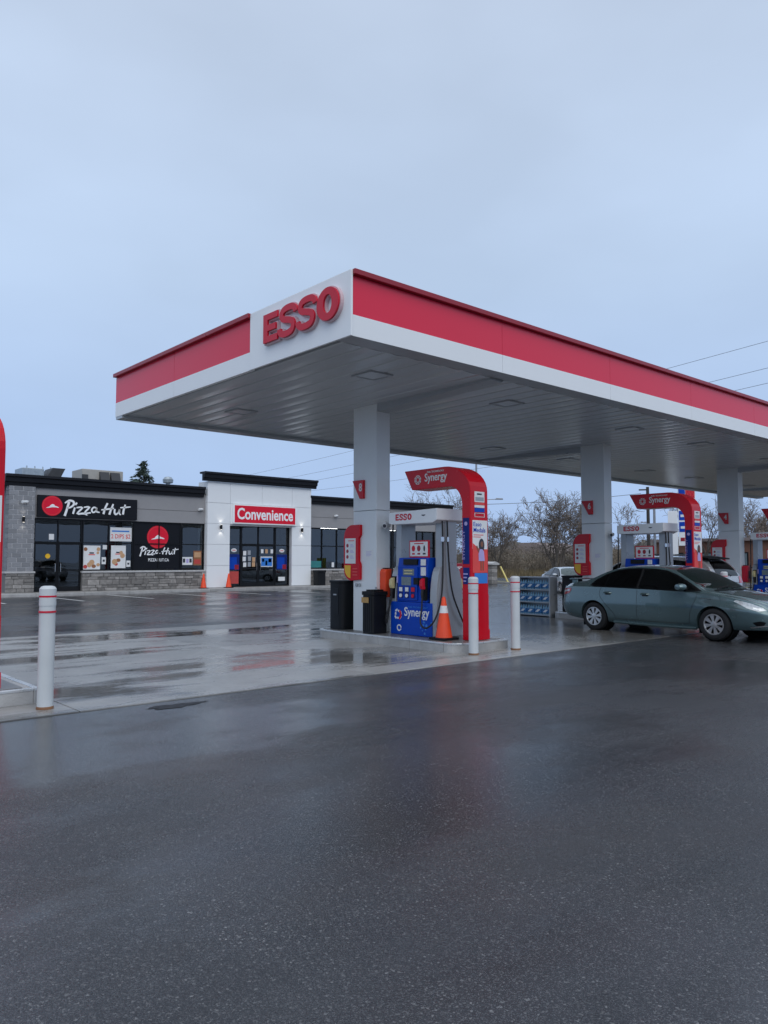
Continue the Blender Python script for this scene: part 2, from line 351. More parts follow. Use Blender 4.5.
        me.materials.append(M[m] if isinstance(m, str) else m)
        if smooth:
            for p in me.polygons: p.use_smooth = True
            try: me.set_sharp_from_angle(angle=R(35))
            except Exception: pass
        ob = bpy.data.objects.new(name, me); COL.objects.link(ob)
        if parent is not None: ob.parent = parent; ORG[ob.name] = ORG[parent.name]
        else: ob.location = o; ORG[ob.name] = tuple(o)
        return ob
def tag(o, label=None, cat=None, group=None, kind=None):
    if label: o['label'] = label
    if cat: o['category'] = cat
    if group: o['group'] = group
    if kind: o['kind'] = kind
    return o
def thing(name, loc, label, cat, group=None):
    o = bpy.data.objects.new(name, None); o.empty_display_size = 0.2; COL.objects.link(o); o.location = loc; ORG[o.name] = tuple(loc)
    return tag(o, label, cat, group)
def copy_tree(o, dx=0, dy=0, label=None, parent=None):
    c = o.copy(); COL.objects.link(c)
    if parent is None: c.location = (o.location[0]+dx, o.location[1]+dy, o.location[2])
    else: c.parent = parent
    if label: c['label'] = label
    for ch in o.children: copy_tree(ch, parent=c)
    return c
NX = ((0, -1, 0), (0, 0, 1))      # right, up on a face that looks towards -X
NY = ((1, 0, 0), (0, 0, 1))       # ... towards -Y
def arc(cx, cy, r, a0, a1, n=8, ry=None):
    return [(cx+r*math.cos(R(a0+(a1-a0)*i/n)), cy+(ry or r)*math.sin(R(a0+(a1-a0)*i/n))) for i in range(n+1)]
def circ(cx, cy, r, n=24, ry=None): return arc(cx, cy, r, 0, 360-360/n, n-1, ry)

SP = 7.7                      # spacing of the islands
ZC = 0.012                    # top of concrete
# ================================================================== SETTING
g = MB().quad((-1500, -1500, 0), (1500, -1500, 0), (1500, 1500, 0), (-1500, 1500, 0)).build('asphalt_ground', 'asphalt', recalc=False); tag(g, 'dark wet asphalt of the forecourt and parking lot', kind='structure')
# concrete pad of single slabs
pad = thing('concrete_pad', (0, 0, 0), 'pale wet concrete slabs of the fuelling lanes', None); pad['kind'] = 'structure'
sx = SP/2; xs0 = 2.88 - 4*sx
slab0 = None
ROWS = ((7.83, 12.02), (12.02, 16.25))
for r, (ya, yb) in enumerate(ROWS):
    base = None
    for k in range(14):
        x = xs0 + k*sx
        if base is None:
            base = MB().box(x+0.006, x+sx-0.006, ya+0.006*(r > 0), yb-0.006, -0.15, ZC).build('concrete_slab', 'concrete', pad, bevel=0.006); bx0 = x
        else:
            c = base.copy(); COL.objects.link(c); c.location.x = x-bx0
# far verge beyond the lot
vg = MB().quad((39.8, -60, 0.004), (400, -60, 0.004), (400, 300, 0.004), (39.8, 300, 0.004)).build('grass_verge', 'grass', recalc=False); tag(vg, 'dry grass verge beyond the lot', kind='structure')
MB().box(39.5, 39.79, -60, 120, 0, 0.13).build('lot_kerb', 'kerb', bevel=0.02)['kind'] = 'structure'
rd = MB().quad((45.5, -200, 0.008), (53, -200, 0.008), (53, 300, 0.008), (45.5, 300, 0.008)).build('side_road', 'asphalt', recalc=False); tag(rd, kind='structure')
sw = thing('sidewalk', (10, 34.4, 0), 'raised concrete sidewalk along the store front', None); sw['kind'] = 'structure'
for k in range(15):
    x = 8.6+k*2.05; MB().box(x+0.006, x+2.05-0.006, 34.45, 36.35, -0.1, 0.12).build('sidewalk_slab', 'sidewalk', sw, bevel=0.008)
for k in range(15):
    x = 8.6+k*2.05; MB().box(x+0.004, x+2.05-0.004, 34.26, 34.445, -0.1, 0.125).build('kerb_stone', 'kerb', sw, bevel=0.02)
ln = thing('parking_lines', (10, 32, 0), 'white painted parking stall lines before the store', None); ln['kind'] = 'structure'
for k in range(9):
    x = 8.0+k*2.75; MB().quad((x, 29.2, 0.004), (x+0.11, 29.2, 0.004), (x+0.11, 34.0, 0.004), (x, 34.0, 0.004)).build('painted_line', 'paint', ln, recalc=False)
# dark hole in the asphalt at the edge of the concrete
q = on_z(174, 705.5)
poly = []
for a in range(28):
    an = 2*math.pi*a/28; rr = 1+0.20*math.sin(3*an+1)+0.14*math.sin(7*an)+0.08*math.sin(11*an); poly.append((q[0]+0.30*rr*math.cos(an), q[1]-0.03+0.10*rr*math.sin(an)))
MB().quad(*[(a, min(b, 7.82), 0.004) for a, b in poly]).build('pothole', 'puddle', recalc=False)['kind'] = 'structure'

# ================================================================== CANOPY
X0, X1, Y0, Y1, ZS, ZT, ZR = 6.36, 37.4, 7.87, 15.68, 4.50, 5.40, 4.79
can = thing('canopy', (9.72, 11.35, 0), 'long flat fuel station canopy with red and white fascia on square columns', 'canopy')
pw = 0.40; npan = int((X1-X0-0.24)/pw); pw = (X1-X0-0.24)/npan; base = None
for k in range(npan):
    x = X0+0.12+k*pw
    if base is None:
        p = [(0.006, 0.05), (0.006, 0.012), (0.03, 0), (pw/2, -0.007), (pw-0.03, 0), (pw-0.006, 0.012), (pw-0.006, 0.05)]
        base = MB().prism(p, (x, Y0+0.33, ZS), (1, 0, 0), (0, 0, 1), 0, -(Y1-Y0-0.66)).build('soffit_panel', 'soffit', can)
    else:
        c = base.copy(); COL.objects.link(c); c.location.x = k*pw
MB().box(X0+0.1, X1-0.1, Y0+0.1, Y1-0.1, ZS+0.055, ZT-0.12).build('roof_deck', 'gutter', can)
# lower lip round the rim
MB().box(X0+0.005, X1-0.005, Y0+0.005, Y0+0.32, ZS-0.002, ZS+0.05).build('rim', 'gutter', can)
MB().box(X0+0.005, X1-0.005, Y1-0.32, Y1-0.005, ZS-0.06, ZS+0.05).build('rim', 'gutter', can)
# fascia: each panel white band + red band
def fascia(a0, a1, axis, out, first_white=None):
    """panels along one side; axis 'x' or 'y'; out = outer coordinate, inward +1/-1"""
    n = max(1, round((a1-a0)/3.05)); st = (a1-a0)/n; sgn = 1 if out < 20 and (axis == 'y' or out < 11) else -1
    for k in range(n):
        p0, p1 = a0+k*st+0.003, a0+(k+1)*st-0.003
        for nm, m, z0, z1, o in (('white_band', 'white', ZS, ZR, 0), ('red_panel', 'red', ZR+0.002, ZT-0.075, 0.004)):
            i0, i1 = sorted((out+sgn*o, out+sgn*0.07)); mb = MB()
            if axis == 'x': mb.box(p0, p1, i0, i1, z0, z1)
            else: mb.box(i0, i1, p0, p1, z0, z1)
            mb.build(nm, m, can)
    i0, i1 = sorted((out-sgn*0.07, out+sgn*0.12)); mb = MB()
    if axis == 'x': mb.box(a0-0.0, a1, i0, i1, ZT-0.072, ZT)
    else: mb.box(i0, i1, a0, a1, ZT-0.072, ZT)
    mb.build('cap_trim', 'dred', can, bevel=0.006)
CP = on_x(251.7, 330, X0)[0]                         # end of the white corner panel
fascia(X0+0.008, X1, 'x', Y0); fascia(X0+0.06, X1, 'x', Y1)
fascia(CP+0.004, Y1+0.02, 'y', X0); fascia(Y0, Y1, 'y', X1)
corner = MB().box(X0-0.03, X0+0.005, Y0-0.03, CP, ZS-0.01, ZT-0.01).build('corner_panel', 'white', can, bevel=0.006)
# ESSO letters on the corner panel, each letter its own mesh
def esso_letter(kind, w, h):
    t = 0.27*w if kind == 'E' else 0.29*w
    if kind == 'E': return [[(0, 0), (w, 0), (w, .22*h), (t, .22*h), (t, .39*h), (.86*w, .39*h), (.86*w, .61*h), (t, .61*h), (t, .78*h), (w, .78*h), (w, h), (0, h)]]
    return None
S_PTS = [(.98, .70), (.95, .80), (.84, .88), (.68, .91), (.46, .91), (.27, .87), (.165, .77), (.165, .67), (.26, .58), (.50, .52), (.74, .455), (.84, .35), (.83, .23), (.73, .13), (.52, .09), (.30, .09), (.14, .13), (.04, .22), (.02, .30)]
def smooth2(p, n=3):
    out = []
    for i in range(len(p)-1):
        a, b, c, d = p[max(i-1, 0)], p[i], p[i+1], p[min(i+2, len(p)-1)]
        for k in range(n):
            t = k/n; out.append(tuple(0.5*((2*b[j])+(-a[j]+c[j])*t+(2*a[j]-5*b[j]+4*c[j]-d[j])*t*t+(-a[j]+3*b[j]-3*c[j]+d[j])*t**3) for j in (0, 1)))
    return out+[p[-1]]
def esso(mb, ch, org, right, up, w, h, d0, d1, grow=0.0):
    if ch == 'E':
        t = 0.30*w; gx = grow
        mb.prism([(-gx, -gx), (w+gx, -gx), (w+gx, .215*h+gx), (t+gx, .215*h+gx), (t+gx, .395*h-gx), (.88*w+gx, .395*h-gx), (.88*w+gx, .605*h+gx), (t+gx, .605*h+gx), (t+gx, .785*h-gx), (w+gx, .785*h-gx), (w+gx, h+gx), (-gx, h+gx)], org, right, up, d0, d1)
    elif ch == 'S':
        pts = smooth2([(x*w, y*h) for x, y in S_PTS]); mb.ribbon(pts, 0.205*h+2*grow, org, right, up, d0, d1)
    else:
        n = 36; r = Vector(right); u = Vector(up); nn = r.cross(u); o = Vector(org); i = len(mb.v)
        for d in (d0, d1):
            for rx, ry in ((w/2+grow, h/2+grow), (w/2-.30*w-grow, h/2-.215*h-grow)):
                for k in range(n):
                    a = 2*math.pi*k/n; mb.v.append(tuple(o + r*(w/2+rx*math.cos(a)) + u*(h/2+ry*math.sin(a)) + nn*d))
        for k in range(n):
            k2 = (k+1) % n; A, B, C, D = i, i+n, i+2*n, i+3*n
            mb.f += [(C+k, C+k2, D+k2, D+k), (A+k, B+k, B+k2, A+k2), (A+k, A+k2, C+k2, C+k), (B+k, D+k, D+k2, B+k2)]
yE, zE0 = on_x(263.3, 344.0, X0-.11); _, zE1 = on_x(263.3, 316.0, X0-.11); yO, _ = on_x(338.5, 300, X0-.11)
LH = (zE1-zE0); tot = yE-yO; lw = [0.205*tot, 0.235*tot, 0.235*tot, 0.265*tot]; gap = 0.02*tot; a = yE
for ch, w in zip('ESSO', lw):
    dz = 0.012 if ch != 'E' else 0
    lt = MB(); esso(lt, ch, (X0-0.03, a, zE0-dz), *NX, w, LH+2*dz, 0.055, 0.085); lo = lt.build('letter', 'letter', can)
    bk = MB(); esso(bk, ch, (X0-0.03, a, zE0-dz), *NX, w, LH+2*dz, 0.0, 0.053, 0.018); bk.build('letter_rim', 'rim_w', lo)
    a -= w+gap
# lights in the soffit
for cx in (9.72, 9.72+SP, 9.72+2*SP, 9.72+3*SP):
    for dx in (-1.72, 1.65):
        for y in (9.35, 13.4):
            x = cx+dx; li = MB()
            o_, i_ = 0.24, 0.19
            for (a0, a1, b0, b1) in ((-o_, o_, -o_, -i_), (-o_, o_, i_, o_), (-o_, -i_, -i_, i_), (i_, o_, -i_, i_)): li.box(x+a0, x+a1, y+b0, y+b1, ZS-0.022, ZS+0.02)
            lo = li.build('soffit_light', 'grey', can); MB().box(x-i_, x+i_, y-i_, y+i_, ZS-0.016, ZS+0.02).build('lens', 'soffit', lo)
# columns and cross beams
CX0, CX1, CY0, CY1 = 9.54, 9.885, 11.03, 11.72
for k in range(4):
    dx = k*SP
    co = MB().box(CX0+dx, CX1+dx, CY0, CY1, 2.47, ZS+0.04).build('column', 'whitep', can, bevel=0.008)
    MB().box(CX0+dx+0.002, CX1+dx-0.002, CY0+0.002, CY1-0.002, 0.10, 2.462).build('column_cladding', 'whitep', co, bevel=0.008)
    ya_, yb_, sg_ = (CY0, Y0+.33, -1) if k % 2 == 0 else (CY1, Y1-.33, 1)
    MB().prism([(ya_, ZS-.15), (ya_, ZS+.03), (yb_, ZS+.03), (yb_, ZS-.035)][::sg_], (CX0+dx+.02, 0, 0), (0, 1, 0), (0, 0, 1), 0, CX1-CX0-.04).build('cross_beam', 'gutter', can)

# ================================================================== PUMP ISLAND FURNITURE (built for the near island, copied along X)
IX0, IX1, IY0, IY1, ZI = 9.13, 10.43, 8.58, 12.45, 0.17
def rrect(x0, x1, y0, y1, r, r2=None):
    q = r2 or r
    return (arc(x1-q, y0+q, q, -90, 0, 6)+arc(x1-q, y1-q, q, 0, 90, 6)+arc(x0+r, y1-r, r, 90, 180, 6)+arc(x0+r, y0+r, r, 180, 270, 6))
def island(dx, label):
    t = thing('pump_island', (9.78+dx, 10.5, 0), label, 'pump island', 'raised concrete pump islands')
    inner = [(x+dx, y) for x, y in rrect(IX0+0.13, IX1-0.13, IY0+0.13, IY1-0.13, 0.17, 0.02)]
    MB().prism(inner, (0, 0, 0), (1, 0, 0), (0, 1, 0), 0.0, ZI-0.004).build('deck', 'deck', t)
    out = rrect(IX0, IX1, IY0, IY1, 0.30, 0.06); inn = rrect(IX0+0.132, IX1-0.132, IY0+0.132, IY1-0.132, 0.168, 0.012)
    # subdivide straight runs
    P, Q = [], []
    for i in range(len(out)):
        a, b = Vector(out[i]), Vector(out[(i+1) % len(out)]); c, d = Vector(inn[i]), Vector(inn[(i+1) % len(inn)])
        n = max(1, round((b-a).length/0.9))
        for k in range(n): P.append((a.lerp(b, k/n), n > 1 or (b-a).length > 0.3)); Q.append(c.lerp(d, k/n))
    segs = []; cur = [0]
    N = len(P)
    for i in range(1, N+1):
        cur.append(i % N)
        if i == N or P[i-1][1] or P[i % N][1]: segs.append(cur); cur = [i % N]
    for sg in segs:
        op = [P[i][0] for i in sg]; ip = [Q[i] for i in sg]
        e = 0.004
        def pull(pp):
            pp = [p.copy() for p in pp]; d = (pp[1]-pp[0]).normalized(); pp[0] += d*e; d = (pp[-1]-pp[-2]).normalized(); pp[-1] -= d*e; return pp
        pl = [tuple(p) for p in pull(op)]+[tuple(p) for p in reversed(pull(ip))]
        kb = MB().prism([(x+dx, y) for x, y in pl], (0, 0, 0), (1, 0, 0), (0, 1, 0), 0, ZI-.012).build('kerb_block', 'kerb', t, bevel=0.004)
        po_, pi_ = pull(op), pull(ip); og = [o_+(o_-i_).normalized()*.006 for o_, i_ in zip(po_, pi_)]; ig = [o_+(i_-o_).normalized()*.06 for o_, i_ in zip(po_, pi_)]
        MB().prism([(p.x+dx, p.y) for p in og]+[(p.x+dx, p.y) for p in reversed(ig)], (0, 0, 0), (1, 0, 0), (0, 1, 0), ZI-.030, ZI).build('glint_strip', 'edge_glint', kb, bevel=.006)  # added bright strip imitating the reflected light on the top edge
    return t
for k, lb in ((-1, 'raised concrete island at the left picture edge behind the tall bollard'), (0, 'raised concrete island carrying the nearest pump and the orange cone'),
              (1, 'raised concrete island behind the green sedan'), (2, 'farthest raised concrete island behind the silver hatchback')): island(k*SP, lb)

# --- red arch sign
def build_arch():
    ax0, ax1 = 9.68, 10.12; yf, yb, ye = 8.77, 8.965, 10.40; zt, zb = 3.15, 2.79; n = 9
    t = thing('arch_sign', (9.87, 8.87, ZI), '', 'sign', 'red arch signs over the pumps')
    prof = [(yf, ZI)] + [(yf+0.62-0.62*math.cos(R(a)), zt-0.46+0.46*math.sin(R(a))) for a in [90*i/n for i in range(n+1)]]
    prof += [(ye, zt), (ye-0.20, zb)]
    prof += [(yb+0.30-0.30*math.cos(R(a)), zb-0.34+0.34*math.sin(R(a))) for a in [90-90*i/n for i in range(n+1)]] + [(yb, ZI)]
    body = MB().prism(prof, (ax0, 0, 0), (0, 1, 0), (0, 0, 1), 0, ax1-ax0).build('arch_body', 'arch', t, bevel=0.012)
    x = ax0
    # side lettering
    MB().text('Synergy', (x-0.002, 9.86, 2.875), *NX, w=0.55, h=0.19, bold=0.012, depth=0.006).build('lettering', 'paper', t)
    MB().text('FUEL TECHNOLOGY', (x-0.002, 9.80, 3.07), *NX, w=0.42, h=0.032, depth=0.006).build('lettering', 'paper', t)
    e = MB()
    for rr in (0.075, 0.045):
        for k in range(8):
            a = 45*k; e.ribbon(arc(0, 0, rr, a, a+34, 4), 0.018, (x-0.002, 10.04, 2.965), *NX, 0, 0.006)
    e.build('emblem', 'paper', t)
    bp = MB().prism([(-0.07, 0), (0.07, 0), (0.07, 0.78), (-0.07, 0.78)], (x, 8.87, 1.45), *NX, 0.0, 0.006).build('blue_strip', 'blued', t)
    MB().text('SYNERGY', (x-0.006, 8.90, 1.52), (0, 0, 1), (0, 1, 0), w=0.50, h=0.06, bold=0.01, depth=-0.004).build('lettering', 'lilac', bp)
    MB().prism(circ(0, 0, 0.035, 12), (x, 8.87, 2.13), *NX, 0.006, 0.010).build('dot', 'lilac', bp)
    bb = MB().prism([(-0.07, 0), (0.07, 0), (0.07, 0.28), (-0.07, 0.28)], (x, 8.87, 1.11), *NX, 0, 0.006).build('blue_strip', 'blued', t)
    for k in range(3): MB().prism([(-.05, 0), (.05-.02*k, 0), (.05-.02*k, .022), (-.05, .022)], (x, 8.885, 1.27-0.06*k), *NX, .006, .009).build('print_line', 'lilac', bb)
    # front face
    y = yf; cx = (ax0+ax1)/2
    def fr(nm, m, a0, a1, z0, z1, par=None, d0=0.0, d1=0.006): return MB().prism([(a0, z0), (a1, z0), (a1, z1), (a0, z1)], (cx, y, 0), *NY, d0, d1).build(nm, m, par or t)
    pan = fr('octane_panel', 'paper', -0.12, 0.13, 2.50, 2.68)
    fr('stripe', 'grey', -0.10, 0.11, 2.52, 2.585, pan, .006, .009); fr('stripe', 'ink', -0.06, 0.06, 2.625, 2.65, pan, .006, .009)
    fr('stripe', 'pink', -0.12, 0.13, 2.452, 2.495); fr('stripe', 'paper', -0.12, 0.13, 2.405, 2.448); fr('stripe', 'blue', -0.12, 0.13, 2.33, 2.40)
    rb = MB()
    for a0, a1, z0, z1 in ((-.12, .13, 2.245, 2.252), (-.12, .13, 2.308, 2.315), (-.12, -.112, 2.2525, 2.3075), (.122, .13, 2.2525, 2.3075)): rb.prism([(a0, z0), (a1, z0), (a1, z1), (a0, z1)], (cx, y, 0), *NY, 0, .006)
    rb.build('outline', 'paper', t)
    po = fr('poster', 'paper', -0.175, 0.195, 1.70, 2.19)
    MB().text('Esso', (cx-0.155, y-0.006, 2.085), *NY, w=0.20, h=0.075, bold=0.008, depth=0.003).build('lettering', 'blue', po)
    MB().text('Medals', (cx-0.155, y-0.006, 1.985), *NY, w=0.30, h=0.08, bold=0.008, depth=0.003).build('lettering', 'blue', po)
    for k, wv in enumerate((0.25, 0.18)): fr('print_line', 'pink', -0.155, -0.155+wv, 1.935-0.035*k, 1.947-0.035*k, po, .006, .009)
    pr = fr('poster_ground', 'pink', -0.175, 0.195, 1.30, 1.698)
    MB().prism([(-.175, 1.70), (.0, 1.70), (-.175, 1.80)], (cx, y, 0), *NY, .006, .008).build('print_wedge', 'pink', pr)
    MB().prism(circ(0.045, 1.765, 0.072, 18, 0.115), (cx, y, 0), *NY, .0062, .009).build('printed_hair', 'ink', po)
    MB().prism(circ(0.052, 1.785, 0.034, 14, 0.050), (cx, y, 0), *NY, .009, .011).build('printed_face', 'skin', po)
    MB().prism([(-.03, 1.50), (.12, 1.50), (.10, 1.66), (.06, 1.70), (.0, 1.70), (-.035, 1.62)], (cx, y, 0), *NY, .009, .0115).build('printed_dress', 'lilac', po)
    MB().prism([(-.095, 1.74), (-.07, 1.765), (.0, 1.65), (-.02, 1.63)], (cx, y, 0), *NY, .009, .0112).build('printed_arm', 'skin', po)
    for q in (.015, .070): fr('printed_leg', 'skin', q, q+.026, 1.34, 1.50, po, .009, .0115)
    fr('blue_panel', 'bluel', -0.13, 0.195, 1.12, 1.295)
    fr('access_door', 'arch', -0.20, 0.22, 0.22, 0.93, None, 0, .004)
    MB().prism(circ(0, 0, 0.075, 20), (cx+0.02, y, 0.74), *NY, .004, .007).build('door_lock', 'arch', t, bevel=.001)
    fr('foot_plate', 'arch', -0.235, 0.235, ZI+0.003, 0.34, None, 0.006, 0.012)
    return t
arch = build_arch(); arch['label'] = 'nearest red arch sign reading Synergy above the first pump'
for k, lb in ((1, 'red arch sign rising behind the roof of the green sedan'), (2, 'red arch sign whose arm end pokes in at right edge'), (-1, 'red arch sign cut off by the left picture edge')): copy_tree(arch, dx=k*SP+(-0.042 if k < 0 else 0), label=lb)

# --- fuel dispenser
def build_disp():
    t = thing('fuel_dispenser', (9.93, 10.12, ZI), '', 'fuel pump', 'blue fuel dispensers under the canopy')
    xa, xb = 9.60, 10.26
    bs = MB().box(xa-0.02, xb+0.02, 9.60, 10.67, ZI, 0.76).build('base_cabinet', 'blue', t, bevel=0.012)
    x = xa-0.02
    MB().text('Synergy', (x, 10.30, 0.46), *NX, w=0.64, h=0.21, bold=0.012, depth=0.004).build('lettering', 'paper', bs)
    MB().text('FUEL TECHNOLOGY', (x, 10.20, 0.66), *NX, w=0.5, h=0.03, depth=0.004).build('lettering', 'bluel', bs)
    e = MB()
    for k in range(7): e.ribbon(arc(0, 0, 0.085-0.02*(k % 2), 50*k, 50*k+40, 4), 0.035, (x, 10.47, 0.53), *NX, 0, 0.004)
    e.build('emblem', 'paper', bs)
    MB().ribbon(arc(0, 0, 0.08, -70, 60, 6), 0.04, (x, 10.47, 0.53), *NX, 0.0045, 0.006).build('emblem', 'letter', bs)
    MB().ribbon(arc(0, 0, 0.05, 0, 340, 14), 0.022, (x, 10.44, 0.29), *NX, 0, 0.004).build('seal', 'paper', bs)
    rnd = random.Random(3)
    for k in range(10): MB().prism(circ(0, 0, rnd.uniform(.012, .03), 10), (x, 9.60+rnd.random()*0.28, 0.21+rnd.random()*0.24), *NX, 0, .003).build('bubble', 'bluel', bs)
    # upper cabinet with a leaning face
    cab = MB().prism([(xa+.01, .762), (xb-.01, .762), (xb-.03, 1.40), (xb-.06, 1.56), (xa+.06, 1.56), (xa+.03, 1.40)], (0, 9.75, 0), (1, 0, 0), (0, 0, 1), 0, -0.78).build('cabinet', 'blue', t, bevel=0.015)
    xf = xa+0.005
    def fp(nm, m, y0, y1, z0, z1, d0=0.0, d1=0.012, par=cab, bev=0.003): return MB().prism([(-y1, z0), (-y0, z0), (-y0, z1), (-y1, z1)], (xf, 0, 0), *NX, d0-0.022, d1).build(nm, m, par, bevel=bev)
    fp('display_recess', 'black', 10.0, 10.36, 1.43, 1.535, -.03, -.002)
    fp('console', 'blue', 9.98, 10.48, 0.80, 1.40, 0, .018)
    pd = fp('price_display', 'screen', 10.05, 10.34, 1.24, 1.36, 0, .026)
    for k in range(2): fp('digits', 'cream', 10.09, 10.30, 1.265+.05*k, 1.285+.05*k, .026, .03, pd, 0)
    fp('touch_screen', 'screen', 10.13, 10.38, 1.06, 1.215, 0, .026)
    fp('card_reader', 'black', 9.94, 10.06, 1.08, 1.20, 0, .03)
    fp('pin_pad', 'black', 9.76, 9.92, 1.05, 1.20, 0, .03)
    for i, (yy, mm) in enumerate(((10.40, 'paper'), (10.24, 'paper'), (10.08, 'letter'))):
        gp = fp('grade_button', 'blued', yy-.06, yy+.055, 0.83, 1.04, 0, .024); fp('grade_label', mm, yy-.045, yy+.04, .95, 1.025, .024, .028, gp, 0)
        MB().prism(circ(0, 0, 0.034, 14), (xf, yy, 0.875), *NX, .024, .034).build('button', 'paper' if i < 2 else 'letter', gp)
    for z0, z1 in ((1.24, 1.39), (1.42, 1.53)): fp('sticker', 'paper', 9.79, 9.89, z0, z1, 0, .008, cab, 0)
    fp('sticker', 'lilac', 10.49, 10.525, 1.10, 1.24, 0, .008, cab, 0)
    # end pillars with the curved foot
    pf = [(xa-.0, ZI), (xb, ZI), (xb, .78)] + [(xb-.14+.14*math.cos(R(a)), .78+.62*math.sin(R(a))) for a in range(10, 91, 10)] + [(xb-.15, 2.2), (xa+.15, 2.2)] + [(xa+.14-.14*math.cos(R(a)), .78+.62*math.sin(R(a))) for a in range(90, 0, -10)] + [(xa, .78)]
    for yy in (9.50, 10.555): MB().prism(pf, (0, yy, 0), (1, 0, 0), (0, 0, 1), 0, -0.165 if yy < 10 else -0.15).build('pillar', 'grey', t, bevel=0.01)
    # header
    hd = MB().prism([(9.44, 2.22), (9.55, 2.17), (10.60, 2.17), (10.69, 2.19), (10.69, 2.39), (9.44, 2.42)], (9.55, 0, 0), (0, 1, 0), (0, 0, 1), 0, .72).build('header', 'white', t, bevel=0.012)
    yy = 10.50
    for ch in 'ESSO':
        m2 = MB(); esso(m2, ch, (9.55, yy, 2.24), *NX, 0.088 if ch != 'O' else .105, .115, 0.0, 0.005); m2.build('letter', 'letter', hd); yy -= 0.107
    MB().prism([(0, .03), (.10, .03), (.085, .012), (.06, .012), (.05, 0), (.04, .012), (.015, .012)], (9.55, 9.82, 2.29), *NX, 0, .004).build('mark', 'ink', hd)
    # little instruction sign in a red frame
    sg = MB().prism([(-.25, 0), (.25, 0), (.25, .31), (-.25, .31)], (9.68, 10.02, 1.56), *NX, -.03, 0).build('instruction_sign', 'letter', t, bevel=.004)
    MB().prism([(-.225, .025), (.225, .025), (.225, .285), (-.225, .285)], (9.68, 10.02, 1.56), *NX, .001, .004).build('sheet', 'paper', sg)
    for k, mm in ((-1, 'letter'), (0, 'dred'), (1, 'ink')):
        MB().prism(circ(.14*k, .165, .045 if k < 1 else .022, 12, .055), (9.68, 10.02, 1.56), *NX, .004, .006).build('pictogram', mm, sg)
        MB().prism([(.14*k-.035, .055), (.14*k+.035, .055), (.14*k+.035, .085), (.14*k-.035, .085)], (9.68, 10.02, 1.56), *NX, .004, .006).build('pictogram', mm, sg)
    MB().prism([(-.12, .245), (.12, .245), (.12, .262), (-.12, .262)], (9.68, 10.02, 1.56), *NX, .004, .006).build('print_line', 'letter', sg)
    # nozzles in their boots, with hoses
    def nozzle(px, py, m, sx_):
        bt = MB().box(min(px, px+.12*sx_), max(px, px+.12*sx_), py-.05, py+.05, .80, 1.22).build('nozzle_boot', 'black', t, bevel=.012)
        nz_ = MB().prism([(-.02, 0), (.055, 0), (.075, .06), (.07, .15), (.03, .19), (-.05, .20), (-.06, .16), (-.01, .13)], (px-0.005*sx_, py, 1.0), (-sx_, 0, 0), (0, 0, 1), -.035, .035).build('nozzle', m, t, bevel=.01)
        MB().tube([(px-.03*sx_, py, 1.02), (px-.05*sx_, py, .92), (px-.04*sx_, py, .84)], [.022, .024, .018], 8).build('nozzle_grip', 'rubber', nz_, smooth=True)
    nozzle(9.585, 9.80, 'letter', 1); nozzle(9.60, 10.62, 'cream', 1); nozzle(10.27, 9.60, 'cream', -1)
    def hose(p, nm='hose'):
        P3 = [Vector(q) for q in p]; out = []
        for i in range(len(P3)-1):
            a, b, c, d = P3[max(i-1, 0)], P3[i], P3[i+1], P3[min(i+2, len(P3)-1)]
            for k in range(8):
                s_ = k/8; out.append(0.5*((2*b)+(c-a)*s_+(2*a-5*b+4*c-d)*s_*s_+(3*b-a-3*c+d)*s_**3))
        MB().tube(out+[P3[-1]], 0.015, 8).build(nm, 'rubber', t, smooth=True)
    hose([(9.72, 9.47, 2.2), (9.72, 9.46, 1.5), (9.66, 9.44, .9), (9.50, 9.44, .5), (9.44, 9.60, .34), (9.46, 9.76, .42), (9.52, 9.79, .68), (9.54, 9.80, .85)])
    hose([(9.84, 9.47, 2.2), (9.86, 9.46, 1.6), (9.92, 9.44, 1.0), (10.08, 9.42, .6), (10.28, 9.45, .35), (10.40, 9.52, .5), (10.36, 9.58, .75), (10.32, 9.60, .86)])
    hose([(9.72, 10.76, 2.2), (9.72, 10.77, 1.5), (9.66, 10.77, .8), (9.58, 10.76, .42), (9.50, 10.72, .36), (9.47, 10.66, .52), (9.54, 10.62, .75), (9.56, 10.62, .86)])
    for xx, yy in ((9.72, 9.465), (9.845, 9.465)): MB().lathe([(.02, -.05), (.03, -.04), (.03, .04), (.02, .05)], (xx, yy, 1.88), 10).build('swivel', 'chrome', t, smooth=True)
    return t
disp = build_disp(); disp['label'] = 'nearest blue and grey fuel dispenser reading Synergy beside orange cone'
for k, lb in ((1, 'fuel dispenser half hidden behind the green sedan roof'), (2, 'fuel dispenser at the right picture edge beyond silver hatchback')): copy_tree(disp, dx=k*SP, label=lb)

